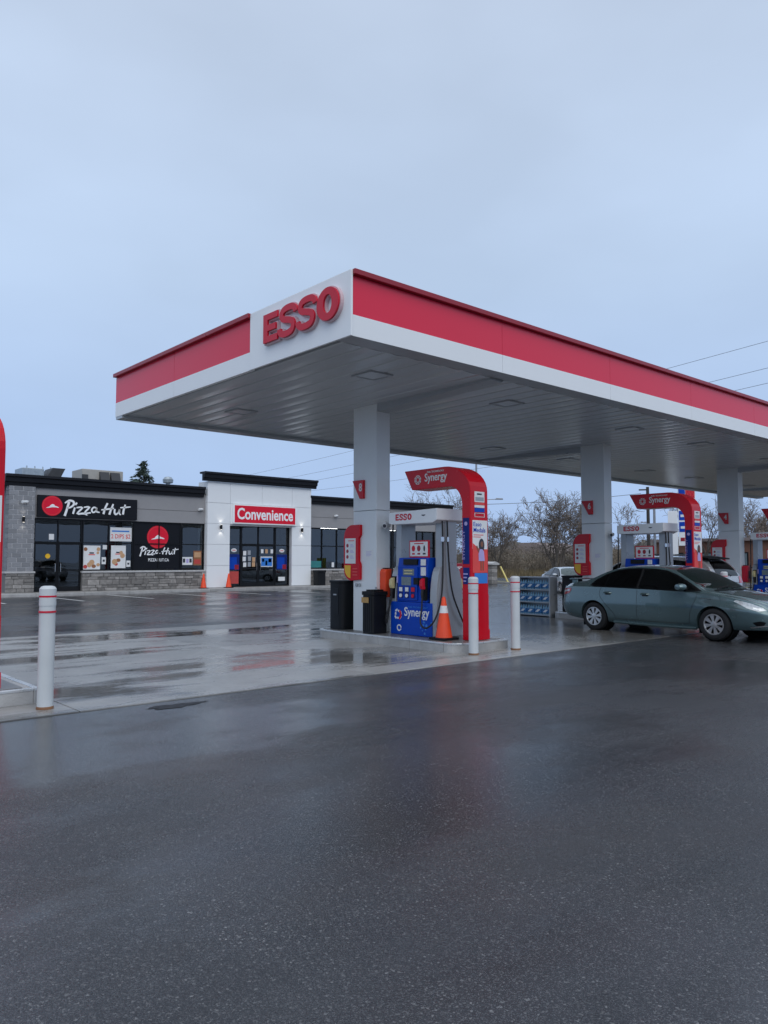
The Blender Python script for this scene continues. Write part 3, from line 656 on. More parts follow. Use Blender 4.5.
# --- red information board on the column
def build_board():
    t = thing('information_board', (9.50, 11.66, 1.1), '', 'sign', 'red information boards on the columns')
    prof = [(-.25, .30)] + arc(-.02, .21, .23, 180, 270, 6)[1:] + [(.24, 0), (.24, .30), (.20, .36), (.20, .80), (.25, .86), (.25, 1.06), (-.02, 1.06)] + arc(-.0, .81, .25, 90, 180, 6)[1:]
    MB().prism(prof, (9.545, 11.70, 1.14), *NX, -.06, .06).build('board', 'arch', t, bevel=.008)
    o = (9.545, 11.70, 1.14)
    ps = MB().prism([(-.20, .31), (.12, .31), (.12, .80), (-.20, .80)], o, *NX, .061, .066).build('poster', 'paper', t)
    for k in range(3):
        MB().prism(circ(-.125, .44+.11*k, .036, 12), o, *NX, .066, .069).build('pictogram', 'dred', ps)
        for j in range(3): MB().prism([(-.04, .41+.11*k+.022*j), (.08-.02*j, .41+.11*k+.022*j), (.08-.02*j, .418+.11*k+.022*j), (-.04, .418+.11*k+.022*j)], o, *NX, .066, .068).build('print_line', 'lilac', ps)
    MB().prism([(-.10, .745), (.08, .745), (.08, .76), (-.10, .76)], o, *NX, .066, .068).build('print_line', 'pink', ps)
    MB().prism([(-.215, .275), (-.215, .22)]+arc(-.02, .22, .195, 180, 265, 6)[1:]+[(-.03, .275)], o, *NX, .061, .066).build('yellow_quarter', 'yellow', t)
    for k in range(3): MB().prism([(.03, .08+.06*k), (.17, .08+.06*k), (.17, .10+.06*k), (.03, .10+.06*k)], o, *NX, .061, .065).build('print_line', 'pink', t)
    return t
board = build_board(); board['label'] = 'red board with yellow corner on the nearest column above black bin'
for k, lb in ((1, 'red board with yellow corner on the column behind the green sedan'), (2, 'red board with poster on the column behind the silver hatchback')): copy_tree(board, dx=k*SP, label=lb)
# --- pump number flags
for k, (d, lb) in enumerate((('8', 'red tapered flag with white number 8 high on nearest column'), ('6', 'small red tapered flag high on the column behind the sedan'), ('4', 'small red tapered flag on the column behind the silver hatchback'))):
    o = (CX0+k*SP, 11.695, 2.70); t = thing('pump_number_sign', o, lb, 'sign', 'pump number flags on the columns')
    MB().prism([(.22, 0), (.33, 0), (.33, .36), (0, .36)], o, *NX, 0.002, .05).build('flag', 'arch', t, bevel=.006)
    MB().text(d, (o[0]-.05, o[1]-.205, 2.84), *NX, w=.09, h=.16, bold=.02, depth=.004).build('digit', 'paper', t)
# --- bins
def build_tall_bin(dx, label):
    t = thing('waste_bin', (9.58+dx, 12.05, ZI), label, 'bin', 'tall black bins at the island ends')
    p = [(x+dx, y) for x, y in rrect(9.36, 9.80, 11.85, 12.28, .10)]
    MB().prism(p, (0, 0, ZI), (1, 0, 0), (0, 1, 0), 0, .90).build('bin_body', 'black', t, smooth=True)
    MB().prism([(x+dx, y) for x, y in rrect(9.34, 9.82, 11.83, 12.30, .11)], (0, 0, ZI+.90), (1, 0, 0), (0, 1, 0), .001, .05).build('bin_lid', 'black', t, bevel=.012)
    MB().prism([(-.11, .30), (.11, .30), (.11, .80), (-.11, .80)], (9.36+dx, 12.06, ZI), *NX, .0, .008).build('recess', 'blackm', t)
    MB().prism([(-.05, .66), (.05, .66), (.05, .685), (-.05, .685)], (9.36+dx, 12.06, ZI), *NX, .008, .011).build('maker_label', 'grey', t)
build_tall_bin(0, 'tall black bin at far end of the nearest island by white column'); build_tall_bin(SP, 'black bin between the water bottle rack and the green sedan')
t = thing('waste_bin', (9.42, 10.93, ZI), 'low black bin with a brown label in front of nearest column', 'bin')
MB().prism(rrect(9.23, 9.60, 10.78, 11.08, .05), (0, 0, ZI), (1, 0, 0), (0, 1, 0), 0, .70).build('bin_body', 'black', t, smooth=True)
MB().prism(rrect(9.21, 9.62, 10.76, 11.10, .06), (0, 0, ZI), (1, 0, 0), (0, 1, 0), .701, .77).build('bin_lid', 'black', t, bevel=.012)
MB().prism(rrect(9.27, 9.56, 10.82, 11.04, .05), (0, 0, ZI), (1, 0, 0), (0, 1, 0), .771, .80).build('bin_lid', 'black', t, bevel=.008)
for k in range(5): MB().box(9.225, 9.232, 10.81+.055*k, 10.83+.055*k, ZI+.04, ZI+.66).build('rib', 'black', t)
MB().prism([(-.10, 0), (.10, 0), (.10, .10), (-.10, .10)], (9.221, 10.98, ZI+.56), *NX, 0, .006).build('sticker', mat('sticker_brown', (.42, .25, .08), .5, var=.3, scale=40), t)
MB().tube([(9.42, 10.90, ZI+.80), (9.42, 10.90, ZI+.85)], .02, 8).build('bin_knob', 'grey', t)
# --- fire extinguisher cabinets
for k, mm, lb in ((0, 'orange', 'orange fire extinguisher cabinet on the nearest column'), (2, 'letter', 'red fire extinguisher cover on the column right of silver hatchback')):
    dx = k*SP; t = thing('extinguisher_cabinet', (9.74+dx, 10.93, .80), lb, 'cabinet', 'extinguisher cabinets on the columns')
    MB().prism([(0, .04), (.03, 0), (.22, 0), (.25, .04), (.25, .48), (.22, .53), (.03, .53), (0, .48)], (9.62+dx, CY0, .82), *NY, .002, .17).build('cabinet_shell', mm, t, bevel=.02)
    MB().prism([(.11, .12), (.21, .12), (.21, .36), (.11, .36)], (9.62+dx, CY0, .82), *NY, .171, .176).build('sticker', 'ink', t)
    MB().box(9.67+dx, 9.82+dx, CY0-.15, CY0-.03, 1.352, 1.37).build('hinge', 'black', t)
# --- security cameras on the columns
for k, lb in ((0, 'white security camera on right face of nearest column'), (1, 'white security camera on the column behind the sedan')):
    dx = k*SP; t = thing('security_camera', (9.74+dx, CY0, 2.18), lb, 'camera', 'security cameras on the columns')
    MB().lathe([(.0, 0), (.05, 0), (.055, .03), (.03, .06)], (9.74+dx, CY0-.002, 2.20), 14, (0, -1, 0)).build('mount', 'paper', t, smooth=True)
    MB().lathe([(.0, -.09), (.045, -.085), (.05, .08), (.0, .085)], (9.71+dx, CY0-.10, 2.17), 14, (-.9, -.35, -.12)).build('housing', 'paper', t, smooth=True)
    MB().lathe([(.035, 0), (.035, .012), (0, .012)], Vector((9.71+dx, CY0-.10, 2.17))+Vector((-.9, -.35, -.12)).normalized()*.083, 12, (-.9, -.35, -.12)).build('camera_lens', 'ink', t, smooth=True)
# --- notices taped on columns
for k, lb in ((0, 'small white paper notice taped on the nearest column'), (1, 'small white paper notice on the column behind the sedan')):
    o = (CX0+k*SP, 11.24, 1.52); t = thing('notice', o, lb, 'notice', 'paper notices on the columns')
    MB().prism([(-.11, 0), (.11, 0), (.11, .19), (-.11, .19)], o, *NX, .001, .004).build('sheet', 'paper', t)
    for j in range(4): MB().prism([(-.085, .15-.025*j), (.07-.03*(j % 2), .15-.025*j), (.07-.03*(j % 2), .157-.025*j), (-.085, .157-.025*j)], o, *NX, .004, .006).build('print_line', 'lilac', t)
for k, lb in ((0, 'electrical outlets low on the nearest column under red board'),):
    o = (CX0, 11.58, 1.02); t = thing('outlet_box', o, lb, 'outlet')
    for j in (0, 1): MB().prism(circ(-.02+.09*j, .02, .032, 12), o, *NX, .001, .03).build('outlet', 'grey', t)

# --- traffic cones
def cone(loc, h, label, rings=1):
    s = h/0.71; x, y, z = loc; t = thing('traffic_cone', loc, label, 'traffic cone', 'orange traffic cones')
    MB().prism(rrect(x-.19*s, x+.19*s, y-.19*s, y+.19*s, .04*s), (0, 0, z+.001), (1, 0, 0), (0, 1, 0), 0, .035*s).build('foot', 'black', t, bevel=.006)
    def rad(q): return (.145-.117*q)*s
    MB().lathe([(rad(0), .036*s), (rad(.02), .05*s)]+[(rad(q), .036*s+q*.674*s) for q in (.2, .4, .6, .8, .97)]+[(rad(1)*.6, .71*s), (0, .712*s)], (x, y, z), 20).build('cone_body', 'orange', t, smooth=True)
    if rings: MB().lathe([(rad(.60)+.002, .036*s+.60*.674*s), (rad(.78)+.002, .036*s+.78*.674*s)], (x, y, z), 20).build('collar', 'paper', t, smooth=True)
cx_, cy_ = on_z(443, 636, ZI)
cone((9.53, 9.26, ZI), .72, 'tall orange cone with a white collar beside the nearest pump')
# --- bollards
def bollard(x, y, label, h=1.24, r=.078):
    t = thing('bollard', (x, y, ZC), label, 'bollard', 'white steel bollards with red bands')
    MB().lathe([(r, 0), (r, h-.06)], (x, y, ZC), 24).build('post', 'bollard', t, smooth=True)
    MB().lathe([(r+.004, h-.20), (r+.004, h-.03), (r-.012, h-.008), (r-.035, h), (0, h)], (x, y, ZC), 24).build('cap', 'bollard', t, smooth=True)
    for z in (h-.115, h-.27): MB().lathe([(r+.0055, z), (r+.0055, z+.018)], (x, y, ZC), 24).build('band', 'letter', t, smooth=True)
    MB().lathe([(r+.006, 0.001), (r+.005, .02), (r+.0005, .028)], (x, y, ZC), 20).build('collar', mat('rust', (.20, .10, .05), .8, var=.3), t, smooth=True)
bollard(2.66, 8.19, 'big white bollard with red bands at left on the concrete edge', 1.235)
bollard(9.28, 8.36, 'white bollard standing in front of the nearest red arch', 1.235)
bollard(10.33, 8.36, 'white bollard right of the nearest red arch, beside the island corner', 1.235)
bollard(10.33+SP, 8.36, 'white bollard with red bands seen over the sedan hood'); bollard(9.28+SP, 8.36, 'white bollard mostly hidden by the sedan windshield')

# --- bottled water rack behind the second island
rx0, rx1, ry0, ry1, rz = 16.92, 17.25, 12.52, 13.62, ZC
rk = thing('display_rack', (17.15, 13.0, rz), 'grey outdoor rack stacked with blue water packs', 'display rack')
MB().box(rx0, rx1, ry0, ry0+.04, rz, rz+1.06).build('side_panel', 'grey', rk, bevel=.004); MB().box(rx0, rx1, ry1-.04, ry1, rz, rz+1.06).build('side_panel', 'grey', rk, bevel=.004)
MB().box(rx1-.03, rx1, ry0+.041, ry1-.041, rz, rz+1.06).build('back_panel', 'grey', rk)
for k in range(4): MB().box(rx0+.005, rx1-.031, ry0+.041, ry1-.041, rz+.03+.335*k, rz+.06+.335*k).build('shelf', 'grey', rk)
wp = [shade('wrap_blue', (.02, .14, .36)), shade('wrap_clear', (.22, .42, .58))]
pos_w = ('top shelf', 'middle shelf', 'bottom shelf'); nth = ('leftmost', 'second', 'third', 'rightmost')
for k in range(3):
    for j in range(4):
        y1_ = ry1-.055-.252*j; z = rz+.061+.335*k
        pk = thing('water_pack', (rx0+.15, y1_-.12, z), '%s blue water pack on the %s of the rack' % (nth[j], pos_w[2-k]), 'water pack', 'water packs on the outdoor rack')
        b_ = MB()
        for a in range(3):
            for c in range(2):
                cx, cy = rx0+.07+c*.11, y1_-.04-a*.079; b_.lathe([(.036, .001), (.038, .04), (.038, .15), (.030, .19), (.013, .225), (.013, .25), (0, .25)], (cx, cy, z), 8)
        b_.build('bottles', wp[1], pk, smooth=True)
        wr = MB().box(rx0+.025, rx0+.225, y1_-.238, y1_-.002, z+.03, z+.15).build('wrap', wp[0], pk, bevel=.02)
        MB().prism([(.03, .05), (.12, .05), (.20, .12), (.11, .12)], (rx0+.025, y1_-.0, z+.01), *NX, .001, .003).build('label_print', 'paper', wr)

# ================================================================== STORE
SY = 36.0; SB = 0.12
st = thing('store_building', (23.7, 40, 0), 'low grey convenience store with dark cornice and stone base', 'building')
ZCB, ZCT = 4.78, 5.30; XL, XR = 9.90, 37.60
# shell
MB().box(XL+.25, XL+.45, SY+.36, SY+13, 0, 4.9).build('wall', 'block', st); MB().box(XR-.45, XR-.25, SY+.36, SY+13, 0, 4.9).build('wall', 'block', st)
MB().box(XL+.25, XR-.25, SY+13.0, SY+13.3, 0, 4.9).build('wall', 'block', st)
MB().box(XL+.1, XR-.1, SY+.12, SY+13.2, 4.905, 5.02).build('roof', 'cornice', st)
MB().box(XL+.46, XR-.46, SY+.36, SY+12.99, .0, .13).build('floor', 'floor_in', st)
MB().box(XL+.46, XR-.46, SY+.36, SY+12.99, 3.55, 3.65).build('ceiling', 'sill', st)
MB().box(XL+.46, XR-.46, SY+6.2, SY+6.3, .131, 3.549).build('partition', 'dark_in', st)
# upper stucco band: two courses with a joint
for x0, x1 in ((11.02, 19.55), (25.75, 36.30)):
    MB().box(x0, x1, SY, SY+.34, 3.42, 4.02).build('stucco_panel', 'stucco', st, bevel=.004); MB().box(x0, x1, SY, SY+.34, 4.035, 4.90).build('stucco_panel', 'stucco', st, bevel=.004)
# cornices: stepped metal profile
def cornice(x0, x1, y, z0, z1, back=.6):
    d = z1-z0; return MB().prism([(0.04, 0), (-.10, 0), (-.12, .30*d), (-.20, .36*d), (-.22, .72*d), (-.30, .78*d), (-.30, d), (back, d), (back, .8*d), (0.04, .8*d)], (x0, y, z0), (0, 1, 0), (0, 0, 1), 0, x1-x0).build('cornice', 'cornice', st, bevel=.006)
cornice(XL-.18, 19.30, SY, ZCB, ZCT); cornice(25.98, XR+.18, SY, ZCB, ZCT-.06)
MB().prism([(0.04, 0), (-.10, 0), (-.12, .16), (-.20, .19), (-.22, .38), (-.30, .41), (-.30, .52), (.4, .52), (.4, .42), (.04, .42)], (XL, SY+13.2, ZCB), (1, 0, 0), (0, 0, 1), 0, 13.0).build('cornice', 'cornice', st)
# block piers: every block
def pier(x0, x1, courses, z0, z1):
    MB().box(x0+.03, x1-.03, SY-.10, SY+.35, z0, z1).build('pier_core', 'mortar', st)
    h = (z1-z0)/courses; bl = .40
    for c in range(courses):
        a = x0 if c % 2 == 0 else x0-bl/2
        while a < x1-.01:
            p0, p1 = max(a, x0), min(a+bl, x1)
            if p1-p0 > .06:
                j = random.uniform(-.004, .004); MB().box(p0+.013, p1-.013, SY-.116+j, SY+.05, z0+c*h+.012, z0+(c+1)*h-.012).build('block', 'block', st, bevel=.004)
            a += bl
    # return on the left side
    for c in range(courses):
        MB().box(x0+.005, x0+.028, SY-.09, SY+.34, z0+c*h+.008, z0+(c+1)*h-.008).build('block', 'block', st)
pier(XL, 11.02, 18, 1.02, ZCB+.02); pier(36.30, XR, 18, 1.02, ZCB+.02)
# ledge-stone base
def stones(x0, x1, z0, z1, yf, name='base_stone'):
    MB().box(x0+.01, x1-.01, yf+.03, SY+.34, z0, z1).build('base_core', 'stonem', st)
    z = z0
    while z < z1-.05:
        h = min(random.choice((.13, .17, .21, .25)), z1-z)
        if z1-z-h < .08: h = z1-z
        a = x0
        while a < x1-.02:
            w = random.uniform(.22, .62); b = min(a+w, x1)
            if x1-b < .14: b = x1
            j = random.uniform(-.025, .02); e = lambda: random.uniform(-.006, .006)
            if h > .2 and random.random() < .3:
                hh = h*random.uniform(.4, .6); parts = ((z, z+hh), (z+hh, z+h))
            else: parts = ((z, z+h),)
            for q0, q1 in parts:
                mb = MB().box(a+.009, b-.009, yf+j, yf+.06, q0+.009, q1-.009); mb.v = [(x+e(), y+e()*1.5, zz+e()) for x, y, zz in mb.v]
                mb.build(name, 'stone', st, bevel=.012)
            a = b
        z += h
stones(XL-.05, 11.04, SB, .96, SY-.17); stones(13.16, 19.45, SB, .95, SY-.12); stones(25.85, 30.2, SB, .97, SY-.12); stones(30.2, XR+.05, SB, .97, SY-.14)
for x0, x1, y in ((XL-.09, 11.06, SY-.22), (13.14, 19.44, SY-.17), (25.88, 36.28, SY-.17), (36.28, XR+.09, SY-.22)):
    MB().box(x0, x1, y, SY+.30, .96 if x0 < 12 or x0 > 30 else .955, 1.04).build('sill', 'sill', st, bevel=.008)
# storefront windows: frame with panes
def window(x0, x1, z0, z1, cols, rows, y=SY+.10, panes=True, name='window'):
    w = MB(); b = .055
    xs = [x0]+list(cols)+[x1]; zs = [z0]+list(rows)+[z1]
    for i, x in enumerate(xs): w.box(x-(0 if i == 0 else b/2 if i < len(xs)-1 else b), x+(b if i == 0 else b/2 if i < len(xs)-1 else 0), y-.05, y+.06, z0, z1)
    for j, z in enumerate(zs): w.box(x0+.001, x1-.001, y-.048, y+.058, z-(0 if j == 0 else b/2 if j < len(zs)-1 else b)+.001, z+(b if j == 0 else b/2 if j < len(zs)-1 else 0)-.001)
    o = w.build(name, 'frame', st)
    if panes:
        for i in range(len(xs)-1):
            for j in range(len(zs)-1): MB().box(xs[i]+.02, xs[i+1]-.02, y+.0, y+.008, zs[j]+.02, zs[j+1]-.02).build('pane', 'pane', o)
    return o
window(13.18, 15.62, 1.05, 3.415, (14.42,), (2.34,)); window(15.64, 18.14, 1.05, 3.415, (16.95,), (2.34,), panes=False); window(18.16, 19.42, 1.05, 3.415, (), (2.34,))
wr_x = [25.92+1.09*k for k in range(10)]
window(25.92, 36.28, 1.05, 3.40, wr_x[1:9]+[35.2], (2.36,))
# black logo panel filling the middle window bays
lp = thing('window_graphic', (16.9, SY+.08, 1.1), 'black window graphic with round red roof logo and pizza wording', 'sign')
for a0, a1 in ((15.70, 16.92), (16.98, 18.08)):
    for z0, z1 in ((1.11, 2.31), (2.37, 3.36)): MB().box(a0, a1, SY+.085, SY+.098, z0, z1).build('vinyl_sheet', 'signblack', lp)
def hat(mb, c, s, org, right, up, d0, d1):
    """roof shape in the round logo"""
    x, y = c; P = [(-.62, -.22), (-.50, -.14), (-.28, -.06), (-.16, .10), (.0, .20), (.17, .16), (.24, .04), (.45, -.02), (.63, -.10), (.60, -.16), (.36, -.12), (.0, -.12), (-.30, -.18)]
    mb.prism([(x+a*s, y+b*s) for a, b in P], org, right, up, d0, d1)
# brush letters for the restaurant name, in a box 10 wide, 2 high
BR = [([(0.55, -0.35), (0.85, 0.6), (1.15, 1.75)], [.34, .30, .34]), ([(0.55, 1.55), (1.15, 1.95), (1.75, 1.85), (1.85, 1.4), (1.35, .95), (.85, .8)], [.18, .28, .30, .30, .24, .16]),
      ([(1.75, 0.0), (1.9, .5), (2.0, .95)], [.26, .26, .24]), ([(2.08, 1.35), (2.3, 1.7)], [.26, .22]),
      ([(2.25, .95), (3.15, 1.0), (2.35, .05), (3.3, .12), (3.9, -.12)], [.18, .26, .22, .28, .12]), ([(3.35, 1.05), (4.2, 1.12), (3.45, .2), (4.4, .28)], [.18, .26, .22, .22]),
      ([(5.25, 1.0), (4.85, 1.12), (4.55, .75), (4.7, .35), (5.1, .5), (5.3, 1.0)], [.18, .22, .26, .24, .2, .2]), ([(5.3, 1.05), (5.25, .5), (5.75, .38)], [.22, .24, .14]),
      ([(6.35, .15), (6.55, 1.0), (6.95, 1.85)], [.30, .28, .26]), ([(6.0, .78), (6.9, .92), (7.95, 1.12)], [.16, .24, .2]), ([(7.25, .1), (7.5, .9), (7.85, 1.75)], [.30, .28, .24]),
      ([(8.1, 1.0), (8.05, .45), (8.25, .18), (8.65, .45), (8.85, 1.0)], [.24, .26, .26, .2, .22]), ([(8.85, 1.0), (8.8, .4), (9.05, .12)], [.22, .24, .14]),
      ([(9.75, 1.75), (9.5, .9), (9.4, .2)], [.22, .28, .30]), ([(8.95, 1.25), (9.7, 1.32), (10.6, 1.45)], [.16, .24, .14])]
def brush(name, m, par, org, w, d0, d1):
    s = w/10.0; mb = MB()
    for pts, ws in BR:
        k = smooth2([(a*s, b*s) for a, b in pts], 3); n = len(ws); out = []
        for i in range(len(k)):
            q = i/(len(k)-1)*(n-1); j = min(int(q), n-2); out.append((ws[j]+(ws[j+1]-ws[j])*(q-j))*s*1.05)
        mb.ribbon(k, out, org, *NY, d0, d1)
    return mb.build(name, m, par)
def logo(par, cx, z, r, y):
    d = MB().prism(circ(cx, z, r, 40), (0, y, 0), *NY, 0, .004).build('logo_disc', 'signred', par)
    MB().ribbon(arc(cx, z, r*.90, 25, 335, 40), r*.035, (0, y, 0), *NY, .0042, .006).build('logo_ring', 'signblack' if r < .4 else 'pink', par)
    h = MB(); hat(h, (cx, z-.02*r), r, (0, y, 0), *NY, .0043, .009); h.build('logo_roof', 'signwhite', par)
lx, lz = on_y(158.5, 537, SY); logo(lp, lx, lz, .56, SY+.084)
brush('lettering', 'signwhite', lp, (15.88, SY+.084, 1.80), 2.02, 0, .004)
MB().text('PIZZA HUT.CA', (16.42, SY+.084, 1.48), *NY, w=1.08, h=.15, bold=.008, depth=.004).build('lettering', 'signwhite', lp)
# store sign over the restaurant door
ps = thing('store_sign', (13.4, SY-.1, 3.5), 'long black sign board with white brush lettering over the left doors', 'sign')
MB().box(11.10, 15.71, SY-.14, SY-.002, 3.47, 4.45).build('sign_board', 'signblack', ps, bevel=.01)
cx, cz = on_y(52.3, 505.8, SY-.14); logo(ps, cx, cz, .45, SY-.142)
x0, z0 = on_y(63.5, 513.5, SY-.14); x1, _ = on_y(131, 512, SY-.14)
brush('lettering', 'signwhite', ps, (x0-.12, SY-.142, z0), (x1-x0)*.97, 0, .012)
# doors
def door_pair(x0, x1, z0, z1, zt, y, sideL=None, sideR=None):
    xm = (x0+x1)/2
    for a, b, hs in ((x0, xm, 1), (xm, x1, -1)):
        f = MB(); k = .075
        f.box(a+.006, a+k, y-.03, y+.03, z0, z1).box(b-k, b-.006, y-.03, y+.03, z0, z1).box(a+k+.001, b-k-.001, y-.029, y+.029, z1-k, z1-.002).box(a+k+.001, b-k-.001, y-.029, y+.029, z0, z0+.2).box(a+k+.001, b-k-.001, y-.028, y+.028, z0+.92, z0+.98)
        d = f.build('door', 'frame', st); MB().box(a+k-.01, b-k+.01, y-.004, y+.004, z0+.19, z1-k+.01).build('pane', 'pane', d)
        hx = (b-.12) if hs > 0 else (a+.12); MB().tube([(hx, y-.035, z0+.85), (hx, y-.09, z0+.88), (hx, y-.09, z0+1.22), (hx, y-.035, z0+1.25)], .014, 8).build('handle', 'chrome', d, smooth=True)
window(11.04, 13.16, 2.32, 3.42, (12.09,), (), y=SY+.10, name='transom_window')
door_pair(11.06, 13.14, SB+.02, 2.315, 2.3, SY+.10)
# white portal of single panels
PY = 35.78; PX0, PX1 = 19.44, 26.02; OX0, OX1 = 20.77, 24.70
MB().box(PX0+.03, OX0, PY+.04, PY+1.0, SB, 5.6).build('portal_core', 'mortar', st); MB().box(OX1, PX1-.03, PY+.04, PY+1.0, SB, 5.6).build('portal_core', 'mortar', st); MB().box(OX0+.001, OX1-.001, PY+.04, PY+1.0, 3.36, 5.6).build('portal_core', 'mortar', st)
zr = [SB+.01, 1.26, 2.36, 3.44, 4.52, 5.62]
for j in range(5):
    cols = ((PX0, OX0-.004), (OX1+.004, PX1)) if j < 3 else ((PX0, OX0), (OX0, 22.73), (22.73, OX1), (OX1, PX1))
    for a, b in cols: MB().box(a+.007, b-.007, PY, PY+.05, zr[j]+.007, zr[j+1]-.007).build('cladding_panel', 'white', st, bevel=.003)
    MB().box(PX0-.001, PX0+.035, PY+.055, PY+.98, zr[j]+.007, zr[j+1]-.007).build('cladding_panel', 'white', st); MB().box(PX1-.035, PX1+.001, PY+.055, PY+.98, zr[j]+.007, zr[j+1]-.007).build('cladding_panel', 'white', st)
cornice(PX0-.33, PX1+.27, PY-.03, 5.62, 6.09, .30)
PYW = PY+.30
window(OX0, 21.61, SB+.02, 3.38, (), (2.37,), y=PYW); window(23.76, OX1, SB+.02, 3.38, (), (2.37,), y=PYW)
window(21.61, 23.76, 2.37, 3.38, (22.685,), (), y=PYW, name='transom_window')
door_pair(21.62, 23.75, SB+.02, 2.365, 2.35, PYW)
cs = thing('store_sign', (22.8, PY-.1, 3.5), 'red sign board reading Convenience in white over the portal', 'sign')
MB().box(20.90, 24.90, PY-.12, PY-.002, 3.47, 4.50).build('sign_board', 'signwhite', cs, bevel=.006)
MB().box(20.97, 24.83, PY-.128, PY-.1205, 3.53, 4.44).build('sign_face', 'signred', cs)
MB().text('Convenience', (21.12, PY-.128, 3.70), *NY, w=3.55, h=.62, bold=.024, depth=.006).build('lettering', 'signwhite', cs)
# shop interior: shelving and ceiling tubes seen through the glass
rs = random.Random(11)
cols_in = [shade('goods_red', (.32, .04, .03)), shade('goods_teal', (.03, .22, .24)), shade('goods_yellow', (.42, .28, .04)), shade('goods_white', (.5, .5, .48)), shade('goods_blue', (.03, .10, .34)), shade('goods_dark', (.05, .05, .055))]
shelf_lb = ['shop shelf with goods behind the glass of the %s' % q for q in ('window beside the white portal', 'left bay of the right wing', 'second bay of the right wing', 'right bays of the right wing', 'far right bays of the right wing')]
for k, (x0, x1, y) in enumerate(((18.0, 19.4, SY+2.2), (26.2, 28.2, SY+1.6), (28.6, 30.6, SY+1.6), (31, 33, SY+1.6), (33.4, 35.6, SY+1.6))):
    t = thing('shop_shelf', ((x0+x1)/2, y, .131), shelf_lb[k], 'shelf', 'shop shelves behind the glass')
    MB().box(x0, x1, y, y+.5, .131, 1.75).build('shelf_body', 'dark_in', t)
    for j in range(3):
        a = x0+.03
        while a < x1-.25:
            w = rs.uniform(.2, .55); MB().box(a, min(a+w, x1)-.02, y-.16, y-.002, .45+.45*j, .45+.45*j+rs.uniform(.2, .36)).build('goods', rs.choice(cols_in), t); a += w
for k, x in enumerate((14.5, 17.5, 27.3, 29.5, 32.0, 34.5)):
    t = tag(MB().box(x-.6, x+.6, SY+2.6, SY+2.75, 3.50, 3.545).build('ceiling_lamp', 'tube', origin=(x, SY+2.7, 3.5)), 'lit ceiling tube inside the shop, %s behind the glass' % ('left part', 'second from left', 'right wing first', 'right wing second', 'right wing third', 'right wing last')[k], 'lamp', 'ceiling tubes inside the shop')
# posters and stickers in the windows
def flat(name, label, cat, x0, x1, z0, z1, y, m, bits=(), group='posters in the store windows'):
    t = thing(name, ((x0+x1)/2, y, z0), label, cat, group); MB().box(x0, x1, y-.006, y, z0, z1).build('sheet', m, t)
    for (a, b, c, d, mm) in bits: MB().box(x0+(x1-x0)*a, x0+(x1-x0)*b, y-.010, y-.0065, z0+(z1-z0)*c, z0+(z1-z0)*d).build('print_patch', mm, t)
    return t
GY = SY+.098
food = [shade('food_red', (.50, .06, .05)), shade('food_brown', (.30, .12, .05)), shade('food_tan', (.55, .33, .18))]
def food_poster(label, x0, x1, z0, z1, low):
    t = flat('window_poster', label, 'poster', x0, x1, z0, z1, GY, 'paper', ((.35, .62, .66, .72, 'ink'), (.3, .68, .60, .64, 'pink')))
    rr = random.Random(int(x0*10)); W_, H_ = x1-x0, z1-z0
    for (a, c, q) in low: MB().prism(circ(x0+a*W_, z0+c*H_, q*W_, 14, q*W_*rr.uniform(.8, 1.1)), (0, GY-.0105, 0), *NY, 0, .0015+.001*rr.random()).build('print_patch', rr.choice(food), t)
food_poster('white poster with red pizza slices right of the left doors', 13.26, 14.05, 1.10, 2.22, [(.12, .12, .12), (.36, .2, .14), (.62, .14, .13), (.88, .2, .11), (.5, .30, .16), (.12, .85, .11), (.88, .85, .11), (.85, .7, .08)])
food_poster('white poster with brown snacks under the two dips sign', 14.56, 15.28, 1.16, 2.24, [(.25, .28, .18), (.5, .35, .15), (.78, .55, .16), (.68, .68, .12), (.35, .18, .12)])
dp = flat('window_poster', 'white sign reading 2 DIPS $2 in left window', 'poster', 14.50, 15.56, 2.44, 3.10, GY, 'paper', ((.08, .88, .68, .78, 'bluel'),))
MB().text('2 DIPS $2', (14.55, GY-.006, 2.54), *NY, w=.94, h=.24, bold=.012, depth=.003).build('lettering', 'pink', dp)
for k, (a, b, c, d, lb) in enumerate(((14.12, 14.32, 1.35, 1.68, 'small white notice right of the pizza slice poster'), (15.32, 15.52, 1.22, 1.52, 'small white notice right of the snack poster'), (11.70, 11.92, 2.46, 2.72, 'small white square in the left transom window'), (14.16, 14.36, 2.05, 2.25, 'small pale notice above the white notice in left window'))):
    flat('window_notice', lb, 'notice', a, b, c, d, GY, 'paper', ((.25, .75, .35, .65, 'ink'),) if k < 2 else ())
flat('window_poster', 'orange brown poster in the window left of the portal', 'poster', 18.85, 19.30, 1.28, 2.02, GY, food[1], ((.1, .9, .55, .9, food[2]), (.1, .9, .1, .4, food[0])))
flat('window_poster', 'white poster with dark pictures in the window left of portal', 'poster', 18.22, 18.80, 1.30, 1.70, GY, 'paper', ((.08, .3, .3, .8, 'ink'), (.4, .62, .25, .75, 'lilac'), (.7, .92, .3, .8, 'ink')))
MB_s = MB().prism(circ(0, 0, .11, 18), (11.66, SY+.07, 1.72), *NY, 0, .004); tag(MB_s.build('door_sticker', 'yellow', origin=(11.66, SY+.07, 1.72)), 'round yellow sticker on the left restaurant door', 'sticker')
PG = PYW-.003
oval = lambda x: [(x+.17*math.cos(2*math.pi*k/20), 2.07+.10*math.sin(2*math.pi*k/20)) for k in range(20)]
